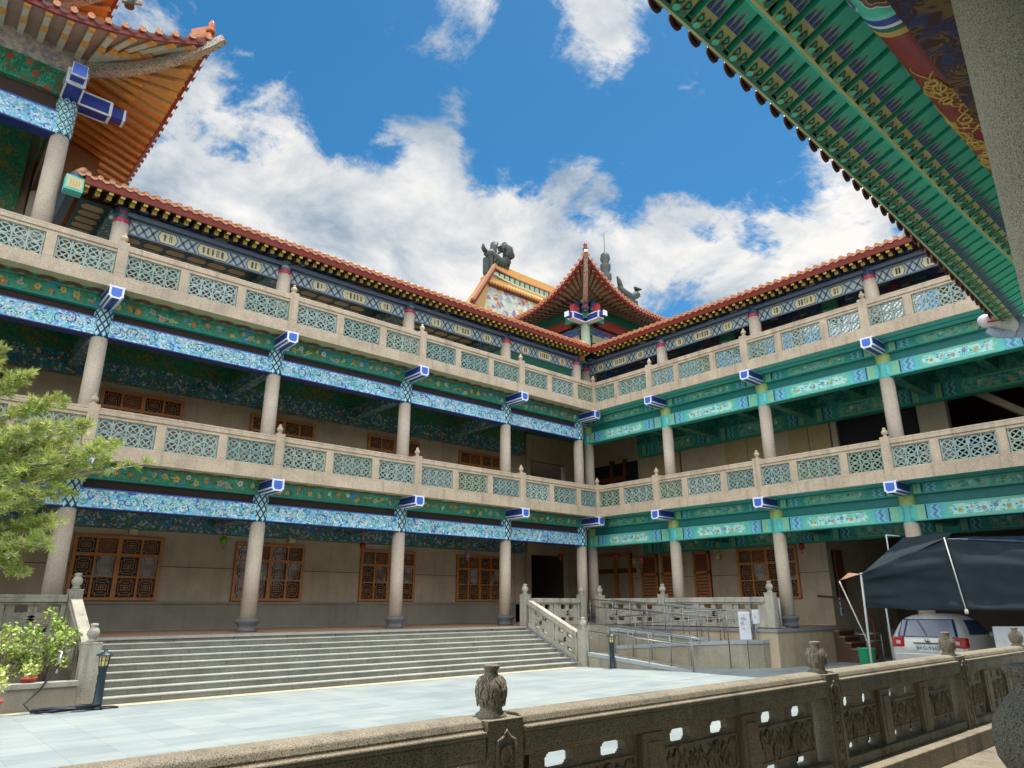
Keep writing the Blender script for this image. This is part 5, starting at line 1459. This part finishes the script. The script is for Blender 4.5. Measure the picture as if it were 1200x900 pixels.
# purlin: sleeves of green, then red with gold dragon
PY, PZ, PR = CY + 1.33, CZ + 5.15 + .0 - .26, .25
m = mb(); xs = [(XA, -16.05, 'near_green'), (-16.05, -15.99, 'teal_pale'), (-15.99, -15.9, 'block_blue'), (-15.9, -15.86, 'white_paint'), (-15.86, -15.80, 'near_green_dark'), (-15.80, -15.72, 'gold'), (-15.72, -8.6, 'near_red'), (-8.6, XB, 'near_green')]
for a, b, mt in xs: m.ring([(PR + (.008 if mt not in ('near_red', 'gold_dragon') else 0), a - PZ * 0), (PR + (.008 if mt not in ('near_red', 'gold_dragon') else 0), b)], 28, mt, (0, PY, PZ), axis='x', cap=False)
def on_purlin(x_, a, e=.012): return V(x_, PY + (PR + e) * math.cos(a), PZ + (PR + e) * math.sin(a))
for (xc, ac, sx, sa) in ((-16.38, R(-92), .25, .72), (-17.3, R(-70), .2, .5)):
    for k, mt, e in ((1.0, 'white_paint', .012), (.93, 'scallop_brown', .015), (.72, 'gold', .018), (.66, 'brown_dark', .021), (.3, 'red_petal', .024), (.16, 'white_paint', .027)):
        n = 28; rr = lambda q: k * (1 + .10 * math.cos(8 * q)); c = on_purlin(xc, ac, e)
        m.mesh([c] + [on_purlin(xc + sx * rr(2 * math.pi * i / n) * math.cos(2 * math.pi * i / n), ac + sa * rr(2 * math.pi * i / n) * math.sin(2 * math.pi * i / n), e) for i in range(n)], [(0, 1 + i, 1 + (i + 1) % n) for i in range(n)], mt)
rnd = random.Random(21)
def gold_line(pts, r_=.019): m.tube([on_purlin(x_, a_, .001) for x_, a_ in pts], [r_ * (1 - .6 * i / len(pts)) for i in range(len(pts))], 'gold', 5)
x_ = -15.35
while x_ < -9:
    dens = 1 if x_ < -15.0 else 2
    for k in range(dens):
        ac = R(rnd.uniform(-165, -20)); sz = rnd.uniform(.06, .11) * (1 if dens == 2 else 1.2); q = rnd.choice([-1, 1]); ph = rnd.uniform(0, 6.28)
        gold_line([(x_ + sz * (1 - t_ / 11) * math.cos(ph + q * t_ * .75), ac + 4 * sz * (1 - t_ / 11) * math.sin(ph + q * t_ * .75)) for t_ in range(10)])
        gold_line([(x_ - .02 - .045 * t_, ac + q * (.16 * math.sin(t_ * .9 + ph) + .04 * t_)) for t_ in range(7)], .015)
        gold_line([(x_ + .04 + .03 * t_, ac - q * (.2 * math.sin(t_ * 1.1 + ph) - .06 * t_)) for t_ in range(6)], .015)
    x_ += .115 if x_ > -15.0 else .16
for (xc, ac) in ((-16.22, R(-22)), (-16.6, R(-18)), (-16.9, R(-110))):
    for k, mt, e in ((1.0, 'white_paint', .012), (.75, 'block_face', .016), (.4, 'white_paint', .02)):
        n = 18; c = on_purlin(xc, ac, e); rr = lambda q: k * (1 + .2 * math.cos(5 * q))
        m.mesh([c] + [on_purlin(xc + .14 * rr(2 * math.pi * i / n) * math.cos(2 * math.pi * i / n), ac + .28 * rr(2 * math.pi * i / n) * math.sin(2 * math.pi * i / n), e) for i in range(n)], [(0, 1 + i, 1 + (i + 1) % n) for i in range(n)], mt)
m.build('purlin', nh, recalc=False)
m = mb()
m.box(XA, XB - .6, CY + .78, CY + 1.12, CZ + 4.15, CZ + 4.75, 'gold_dark'); m.box(XA, XB - .6, CY + 1.12, CY + 1.135, CZ + 4.15, CZ + 4.22, 'gold'); m.box(XA, XB - .6, CY + .7, CY + 1.16, CZ + 4.09, CZ + 4.15, 'gold_dark')
m.build('painted_beam', nh)
m = mb(); m.box(XA, XB - .5, -25.2, -25.0, -1, 6.3, 'floor_pale'); m.box(XA, XA + .2, -25, -18.6, -1, 6.3, 'floor_pale'); m.build('back_wall', nh)  # side wall at the left end is added, unseen, to shade the railing
# dragon head at the eave corner
m = mb(); D0 = V(-6.15, CY + 2.95, CZ + 5.0)
m.tube([D0 + V(1.2, -.8, .35), D0 + V(.6, -.45, .15), D0 + V(.25, -.2, .05), D0], [.2, .22, .22, .2], 'dragon_blue', 10)
hd = D0
m.tube([hd, hd + V(-.15, .1, .06), hd + V(-.32, .2, .1), hd + V(-.5, .3, .1), hd + V(-.56, .34, .13)], [.2, .2, .14, .12, .05], 'dragon_white', 10)
m.tube([hd + V(-.05, .02, -.08), hd + V(-.25, .15, -.14), hd + V(-.45, .27, -.1)], [.14, .1, .05], 'dragon_blue', 8)
for s in (-1, 1):
    m.ring([(.001, .05), (.05, .02), (.05, -.02), (.001, -.05)], 8, 'white_paint', hd + V(-.22 + .06 * s, .14 + .1 * s, .2))
    m.tube([hd + V(-.02 + .06 * s, .02 + .1 * s, .18), hd + V(.15 + .05 * s, -.08 + .1 * s, .36), hd + V(.2, -.1 + .1 * s, .5)], [.045, .03, .012], 'dragon_white', 6)
    m.tube([hd + V(-.5, .3, .06), hd + V(-.55 + .1 * s, .2 + .2 * s, -.02), hd + V(-.45 + .15 * s, .1 + .3 * s, .05)], [.02, .015, .006], 'near_red', 5)
    for k in range(4): m.tube([hd + V(.05 + .12 * k, .05 * s - .05 * k, .1), hd + V(.16 + .12 * k, .2 * s - .05 * k, .12)], [.05, .012], 'dragon_blue', 5)
for k in range(5): m.tube([hd + V(-.2 - .06 * k, .12 + .04 * k, .02), hd + V(-.2 - .06 * k, .12 + .04 * k, -.04)], [.018, .004], 'white_paint', 5)
m.build('dragon_head', nh, recalc=False)

# ------------------------------------------------------------------ tent, car, small things at the right
tn = tag(empty('tent', (-3.6, -13.0, -1.1)), 'dark tarpaulin tent on white poles over the parked car', 'tent')
def cloth(name, A, B, C, D, mt, nu=40, nv=24, amp=.055, seed=1, th=.006, sag=0):
    A, B, C, D = map(Vector, (A, B, C, D)); rnd = random.Random(seed); nrm = (B - A).cross(D - A).normalized(); m = mb(); vs = []
    ph = [rnd.uniform(0, 6) for _ in range(6)]
    for j in range(nv + 1):
        for i in range(nu + 1):
            u, v = i / nu, j / nv
            p = A * (1 - u) * (1 - v) + B * u * (1 - v) + C * u * v + D * (1 - u) * v
            w_ = amp * (math.sin(9 * v + 2.2 * math.sin(2.5 * u + ph[0]) + ph[1]) + .6 * math.sin(17 * v + 3 * u + ph[2]) * math.sin(3 * u + ph[3]) + .45 * math.sin(31 * (u * .25 + v) + ph[4]) * math.sin(4 * u + ph[5]))
            edge = min(1, 6 * min(u + .03, 1 - u + .03)) 
            vs.append(p + nrm * w_ * edge - V(0, 0, sag * math.sin(math.pi * u) * v))
    fs = [(j * (nu + 1) + i, j * (nu + 1) + i + 1, (j + 1) * (nu + 1) + i + 1, (j + 1) * (nu + 1) + i) for j in range(nv) for i in range(nu)]
    m.mesh(vs, fs, mt, True)
    o = m.build(name, tn, recalc=False); md = o.modifiers.new('thickness', 'SOLIDIFY'); md.thickness = th
    return o
P1, P1b = V(-4.41, -11.94, 1.33), V(-4.16, -11.83, .57)
P2, P2b = V(-3.75, -13.56, 2.03), V(-4.22, -13.87, .54)
P3, P3b = V(-3.2, -16.2, 1.75), V(-3.75, -16.2, .50)
Pk = V(-2.23, -12.15, 2.25)
m = mb()
cloth('side_curtain', P1b, P2b, P2, P1, 'tent_cloth', seed=2, sag=-.03)
cloth('side_curtain', P2b, P3b, P3, P2, 'tent_cloth', seed=4, amp=.03)
cloth('roof_cloth', P1, P2, Pk + V(.1, -1.1, .05), Pk, 'tent_cloth', seed=6, amp=.02)
cloth('roof_cloth', P2, P3, V(-.6, -15.8, 2.15), V(-1.6, -13.3, 2.22), 'tent_blue', seed=8, amp=.02)
cloth('roof_cloth', Pk, V(-1.6, -13.3, 2.22), V(1.6, -13.0, 1.9), V(1.2, -11.0, 1.8), 'tent_blue', seed=9, amp=.02)
cloth('roof_cloth', V(-1.6, -13.3, 2.22), V(-.6, -15.8, 2.15), V(2.2, -15.6, 1.9), V(1.6, -13.0, 1.9), 'tent_blue', seed=10, amp=.02)
cloth('flap', P1, P1 + V(.3, .45, .03), P1 + V(.24, .6, -.1), P1 + V(-.0, .55, -.14), 'orange_cloth', nu=6, nv=4, amp=.01, seed=3)
def pole(pts, r_=.022):
    m = mb(); m.tube(pts, r_, 'pole_white', 8); return m.build('pole', tn)
pole([(-4.38, -11.9, 1.34), (-3.7, -11.55, -1.1)], .026); pole([(-4.2, -11.3, 1.18), (-3.85, -11.65, -.3)], .016)
pole([P2 + V(-.03, -.0, .03), P2b + V(-.03, 0, -.02)], .013); m = mb(); m.ring([(.03, 0), (.04, .04), (.03, .09)], 8, 'pole_white', P2b + V(-.03, 0, -.08)); m.build('foot_cap', tn)
pole([Pk + V(-.75, .1, -.55), Pk + V(-.75, .1, .02)], .016); pole([Pk + V(-.75, .1, .02), Pk + V(-.2, 0, .02)], .016)
pole([(-1.5, -11.2, 1.5), (-1.5, -11.2, -1.1)]); pole([(1.4, -11.2, 1.8), (1.4, -11.2, -1.1)]); pole([(1.9, -15.4, 1.8), (1.9, -15.4, -1.1)]); pole([P3, V(-3.4, -16.2, -1.1)])
pole([P1, V(-1.5, -11.2, 1.5)], .016); pole([P2 + V(.05, -.05, .0), V(-1.9, -15.0, 2.0)], .01)

# car: local x forwards from the rear bumper, y left, z up
car = empty('parked_car', (-1.05, -11.9, -1.1), R(4)); car.scale = (1, 1, .93); tag(car, 'pale champagne hatchback parked under the dark tent with its rear to the courtyard', 'car')
def cobj(m, name, parent=None, **kw):
    o = m.build(name, None, center=False, **kw); o.parent = parent or car; return o
m = mb()
ST = [(-.02, .42, .70, .70, .72, .74), (.0, .30, .95, .955, .84, .80), (.06, .22, 1.0, 1.02, .875, .80), (.30, .2, 1.02, 1.44, .885, .70), (.42, .2, 1.02, 1.565, .89, .66), (.9, .2, 1.02, 1.62, .89, .665), (1.7, .2, 1.01, 1.625, .89, .67), (2.3, .2, 1.0, 1.56, .89, .66), (2.95, .2, .98, 1.05, .885, .72), (3.6, .22, .9, .96, .87, .70), (4.1, .25, .74, .78, .80, .62), (4.22, .35, .6, .62, .7, .55)]
n = 0; rings = []
for x, zb, zl, zr, wb, wr in ST:
    half = [(0, zb), (wb * .9, zb), (wb * .985, zb + .12), (wb, zb + (zl - zb) * .55), (wb * .975, zl), (wr + (wb - wr) * .12, zl + (zr - zl) * .78), (wr * .86, zr - (zr - zl) * .05), (wr * .5, zr + .012), (0, zr + .018)]
    rings.append([V(x, y, z) for y, z in half] + [V(x, -y, z) for y, z in half[-2:0:-1]])
k = len(rings[0]); vs = [p for r_ in rings for p in r_]
fs = [(i * k + j, i * k + (j + 1) % k, (i + 1) * k + (j + 1) % k, (i + 1) * k + j) for i in range(len(rings) - 1) for j in range(k)] + [tuple(range(k))[::-1], tuple((len(rings) - 1) * k + j for j in range(k))]
m.mesh(vs, fs, 'car_paint', True)
body = cobj(m, 'body'); md = body.modifiers.new('s', 'SUBSURF'); md.levels = 2; md.render_levels = 2
m = mb()
m.mesh([V(.055, -.70, 1.06), V(.055, .70, 1.06), V(.335, .60, 1.50), V(.335, -.60, 1.50), V(.02, -.66, 1.04), V(.02, .66, 1.04), V(.22, .58, 1.49), V(.22, -.58, 1.49)], [(4, 5, 6, 7), (0, 1, 5, 4), (1, 2, 6, 5), (2, 3, 7, 6), (3, 0, 4, 7), (0, 3, 2, 1)], 'car_glass')
cobj(m, 'rear_window', bevel=.02)
for s in (-1, 1):
    m = mb(); m.prism([(.62, 1.1), (1.3, 1.08), (1.3, 1.47), (.85, 1.47)], 'car_glass', lambda a, d, b: V(a, s * (.87 - .19 * (b - 1.05) / .45) + s * d, b), -.02, .018); m.prism([(1.36, 1.08), (2.5, 1.06), (2.1, 1.44), (1.36, 1.47)], 'car_glass', lambda a, d, b: V(a, s * (.87 - .19 * (b - 1.05) / .45) + s * d, b), -.02, .018)
    cobj(m, 'side_window', recalc=False)
    m = mb(); m.box(-.035, .22, min(s * .54, s * .876), max(s * .54, s * .876), .77, 1.03, 'light_red'); lt = cobj(m, 'tail_light', bevel=.03)
    m = mb(); m.box(-.045, .0, min(s * .62, s * .72), max(s * .62, s * .72), .85, .94, 'light_clear'); o = m.build('reflector', None, center=False); o.parent = lt
    for x in (.72, 3.4):
        m = mb(); m.ring([(.2, -.1), (.33, -.1), (.35, -.06), (.35, .06), (.33, .1), (.2, .1)], 22, 'tyre', (x, s * .80, .34), axis='y'); wh = cobj(m, 'wheel')
        m = mb(); m.ring([(.001, s * .09), (.2, s * .09), (.21, s * .105)], 14, 'steel', (x, s * .80, .34), axis='y'); o = m.build('rim', None, center=False); o.parent = wh
    m = mb(); m.box(2.35, 2.5, min(s * .88, s * 1.04), max(s * .88, s * 1.04), 1.0, 1.13, 'car_paint'); cobj(m, 'mirror', bevel=.03)
m = mb(); m.box(-.1, .04, -.78, .78, .36, .62, 'car_paint'); m.box(-.105, -.06, -.6, .6, .3, .4, 'car_trim'); cobj(m, 'bumper', bevel=.04)
m = mb(); m.box(-.05, -.02, -.21, .21, .66, .84, 'plate_white'); pl = cobj(m, 'number_plate')
m = mb(); m.box(-.055, .0, -.32, .32, .865, .89, 'car_trim'); m.ring([(.001, -.05), (.05, -.05), (.05, -.02)], 12, 'steel', (0, 0, .95), axis='x'); cobj(m, 'tailgate_trim')
def text(name, body_, size, parent, loc, rot, mt, ext=.003):
    c = bpy.data.curves.new(name, 'FONT'); c.body = body_; c.size = size; c.extrude = ext; c.align_x = 'CENTER'; c.align_y = 'CENTER'
    o = bpy.data.objects.new(name, c); COL.objects.link(o); c.materials.append(MATS[mt]); o.parent = parent; o.location = loc; o.rotation_euler = rot
    bpy.context.view_layer.update(); me = bpy.data.meshes.new_from_object(o.evaluated_get(bpy.context.evaluated_depsgraph_get()))
    bpy.data.objects.remove(o); o = bpy.data.objects.new(name, me); COL.objects.link(o); o.parent = parent; o.location = loc; o.rotation_euler = rot; return o
text('plate_number', 'BKG-9563', .125, pl, (-.053, 0, .75), (R(90), 0, R(-90)), 'plate_ink')

m = mb(); m.ring([(.15, 0), (.17, .02), (.19, .70), (.205, .72), (.205, .75), (.17, .75), (.16, .05), (.001, .05)], 20, 'bin_green', (-2.85, -11.12, -1.1)); tag(m.build('waste_bin'), 'green plastic bin beside the tent pole', 'bin')
o = tag(empty('information_board', (-2.95, -14.35, -1.1), R(-52)), 'blank white board propped beside the car behind the railing', 'board')
m = mb(); m.box(-.45, .45, -.015, .015, .78, 1.30, 'paper'); b = m.build('panel', None, center=False); b.parent = o
m = mb()
for s in (-1, 1): m.bar((s * .3, .03, .0), (s * .3, .0, .8), .03, .03, 'steel_dull'); m.bar((s * .3, .35, 0), (s * .3, .02, .8), .02, .02, 'steel_dull')
b = m.build('stand', None, center=False); b.parent = o
o = tag(empty('metal_rack', (4.4, -8.0, -1.1)), 'low white metal rack frame against the passage wall', 'rack')
m = mb()
for x in (3.95, 5.2):
    for y in (-8.25, -7.75): m.tube([(x, y, -1.1), (x, y, -.3)], .025, 'pole_white', 6)
for z in (-.3, -.55): 
    m.tube([(3.95, -8.25, z), (5.2, -8.25, z)], .02, 'pole_white', 6); m.tube([(3.95, -7.75, z), (5.2, -7.75, z)], .02, 'pole_white', 6); m.tube([(3.95, -8.25, z), (3.95, -7.75, z)], .02, 'pole_white', 6); m.tube([(5.2, -8.25, z), (5.2, -7.75, z)], .02, 'pole_white', 6)
m.build('frame', o)
for k, dz in enumerate((.42, .1)):
    m = mb(); m.box(3.93 + .12, 4.25, -7.52, -7.49, .2 + dz, .46 + dz, 'blue_band' if False else 'paper'); m.box(4.08, 4.22, -7.525, -7.52, .24 + dz, .42 + dz, 'block_face'); tag(m.build('wall_notice'), ('upper' if k == 0 else 'lower') + ' of two small pale blue notices on the passage wall', 'sign')
o = tag(empty('barrier_fence', (7, -8.2, -1.1)), 'dark upright bar fence at the back of the passage', 'fence')
m = mb()
for k in range(14): m.box(5.8 + k * .18, 5.84 + k * .18, -8.3, -8.26, -1.1, -.15, 'steel_dull')
m.box(5.8, 8.2, -8.31, -8.25, -.15, -.09, 'steel_dull'); m.build('bars', o)

# ------------------------------------------------------------------ sky, sun, camera
CLOUD, CLOUD_BACK_FILL = .40, 2.4  # clouds behind the camera brightened as unseen fill for the shaded facades
SUN_EL, SUN_AZ = 74.0, 8.0          # azimuth from +x towards +y
wd = bpy.data.worlds.new('World'); scene.world = wd; wd.use_nodes = True
nt = wd.node_tree; N_ = nt.nodes; Lk = nt.links; N_.clear()
def nd(t_, **kw):
    x = N_.new(t_)
    for k, v in kw.items(): setattr(x, k, v)
    return x
def inp(node, key, v):
    if isinstance(v, bpy.types.NodeSocket): Lk.new(v, node.inputs[key])
    else: node.inputs[key].default_value = v
def wm(op, a, b=0., c=None):
    d = nd('ShaderNodeMath', operation=op); inp(d, 0, a); inp(d, 1, b)
    if c is not None: inp(d, 2, c)
    return d.outputs[0]
sky = nd('ShaderNodeTexSky', sky_type='NISHITA'); sky.sun_disc = False; sky.sun_elevation = R(SUN_EL); sky.sun_rotation = R(90 - SUN_AZ); sky.air_density = 1.0; sky.dust_density = .25; sky.ozone_density = 2.5
hs = nd('ShaderNodeHueSaturation'); inp(hs, 'Hue', .488); inp(hs, 'Saturation', 1.35); inp(hs, 'Value', 1.0); inp(hs, 'Color', sky.outputs[0])
bg = nd('ShaderNodeBackground'); inp(bg, 'Color', hs.outputs[0]); inp(bg, 'Strength', .053)
tc = nd('ShaderNodeTexCoord'); gen = tc.outputs['Generated']
sx = nd('ShaderNodeSeparateXYZ'); inp(sx, 0, gen)
den = wm('ADD', wm('MAXIMUM', sx.outputs[2], 0.0), .22)
pc = nd('ShaderNodeCombineXYZ'); inp(pc, 0, wm('DIVIDE', sx.outputs[0], den)); inp(pc, 1, wm('DIVIDE', sx.outputs[1], den))
def wnoise(scale, detail, rough, dist=0., off=(0, 0, 0)):
    mp = nd('ShaderNodeVectorMath', operation='ADD'); inp(mp, 0, pc.outputs[0]); mp.inputs[1].default_value = off
    n_ = nd('ShaderNodeTexNoise'); inp(n_, 'Vector', mp.outputs[0]); inp(n_, 'Scale', scale); inp(n_, 'Detail', detail); inp(n_, 'Roughness', rough); inp(n_, 'Distortion', dist); return n_.outputs[0]
base_n = wm('ADD', wm('MULTIPLY', wnoise(4.6, 12, .66, .35), .7), wm('MULTIPLY', wnoise(11., 8, .7, .4, (3, 7, 2)), .3))
cov = wm('MULTIPLY_ADD', base_n, 2.6, -.85)
# cloud banks by compass direction (x, y, z), angular radius in degrees, weight
LUMPS = [((.165, .814, .557), 9, .30), ((.305, .802, .514), 12, .38), ((.42, .755, .50), 10, .34), ((.40, .78, .43), 12, .3), ((.12, .70, .42), 16, .2), ((.56, .70, .45), 12, .26), ((.607, .649, .458), 9, .2), ((.693, .471, .546), 8, .26), ((.738, .451, .502), 10, .30), ((.80, .335, .50), 10, .30), ((.85, .317, .43), 10, .28), ((.70, .56, .44), 10, .2),
         ((.47, .51, .72), 8, .50), ((.60, .43, .675), 6, .55), ((.405, .648, .645), 4.5, .8), ((.45, .655, .605), 3.5, .22), ((.56, .665, .50), 8, .34), ((.64, .59, .49), 8, .34), ((.50, .67, .55), 5, .22), ((.123, .749, .65), 6, .34),
         ((-.5, -.5, .55), 62, .42), ((.3, -.8, .5), 40, .3), ((-.8, .2, .4), 35, .3),  # banks added behind the camera, out of view, as fill light
         ((.27, .70, .67), 10, -.3), ((.51, .59, .63), 8, -.2), ((.62, .52, .59), 9, -.22), ((.706, .383, .60), 8, -.3), ((.37, .695, .61), 5, -.2), ((.52, .655, .54), 4, -.14), ((.66, .56, .50), 4, -.14), ((.78, .39, .53), 4, -.16)]
for d_, rad, wgt in LUMPS:
    v_ = Vector(d_).normalized()
    dp = nd('ShaderNodeVectorMath', operation='DOT_PRODUCT'); inp(dp, 0, gen); dp.inputs[1].default_value = v_
    mr = nd('ShaderNodeMapRange', interpolation_type='SMOOTHSTEP'); inp(mr, 'Value', dp.outputs['Value']); inp(mr, 'From Min', math.cos(R(rad * 1.35))); inp(mr, 'From Max', 1.0); inp(mr, 'To Min', 0.); inp(mr, 'To Max', wgt * (.62 if wgt > 0 else 1.35))
    cov = wm('ADD', cov, mr.outputs[0])
mk = nd('ShaderNodeMapRange', interpolation_type='SMOOTHSTEP'); inp(mk, 'Value', cov); inp(mk, 'From Min', .54); inp(mk, 'From Max', .88)
dark = wnoise(3.0, 8, .6, .3, (5, 2, 1))
cr = nd('ShaderNodeValToRGB'); e = cr.color_ramp.elements; e[0].position = .38; e[0].color = (.34, .44, .55, 1); e[1].position = .62; e[1].color = (1, .975, .94, 1); inp(cr, 0, dark)
bg2 = nd('ShaderNodeBackground'); inp(bg2, 'Color', cr.outputs[0]); 
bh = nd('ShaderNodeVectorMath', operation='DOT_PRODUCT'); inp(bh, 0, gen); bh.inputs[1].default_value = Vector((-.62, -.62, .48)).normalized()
bm = nd('ShaderNodeMapRange', interpolation_type='SMOOTHSTEP'); inp(bm, 'Value', bh.outputs['Value']); inp(bm, 'From Min', .1); inp(bm, 'From Max', .8); inp(bm, 'To Min', CLOUD); inp(bm, 'To Max', CLOUD_BACK_FILL)
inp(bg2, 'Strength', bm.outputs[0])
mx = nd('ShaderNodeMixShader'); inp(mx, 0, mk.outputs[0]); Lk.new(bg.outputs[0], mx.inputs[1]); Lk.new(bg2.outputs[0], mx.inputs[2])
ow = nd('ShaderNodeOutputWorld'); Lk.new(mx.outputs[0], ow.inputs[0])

sl = bpy.data.lights.new('sun', 'SUN'); sl.energy = 2.2; sl.angle = R(.5); sl.color = (1, .95, .87)
so = bpy.data.objects.new('sun', sl); COL.objects.link(so)
dv = Vector((math.cos(R(SUN_EL)) * math.cos(R(SUN_AZ)), math.cos(R(SUN_EL)) * math.sin(R(SUN_AZ)), math.sin(R(SUN_EL))))
so.rotation_euler = dv.to_track_quat('Z', 'Y').to_euler()

cam = bpy.data.cameras.new('camera'); co = bpy.data.objects.new('camera', cam); COL.objects.link(co); scene.camera = co
cam.sensor_width = 36; cam.lens = 36 * 818.806 / 1200; cam.clip_start = .05; cam.clip_end = 2000
from mathutils import Matrix
pi_, ya, ro = .306904, .724688, -.0019663
fw = Vector((math.sin(ya) * math.cos(pi_), math.cos(ya) * math.cos(pi_), math.sin(pi_))); rr = Vector((math.cos(ya), -math.sin(ya), 0)); uu = rr.cross(fw)
r2 = rr * math.cos(ro) + uu * math.sin(ro); u2 = -rr * math.sin(ro) + uu * math.cos(ro)
M = Matrix((r2, u2, -fw)).transposed().to_4x4(); M.translation = Vector((CX, CY, CZ)); co.matrix_world = M

scene.view_settings.view_transform = 'Standard'; scene.view_settings.look = 'None'; scene.view_settings.gamma = 1; scene.view_settings.exposure = 1.32
scene.render.engine = 'CYCLES'
cy = scene.cycles; cy.max_bounces = 7; cy.diffuse_bounces = 5; cy.glossy_bounces = 3; cy.transmission_bounces = 2; cy.use_denoising = True
cy.sample_clamp_indirect = 6; cy.caustics_reflective = False; cy.caustics_refractive = False
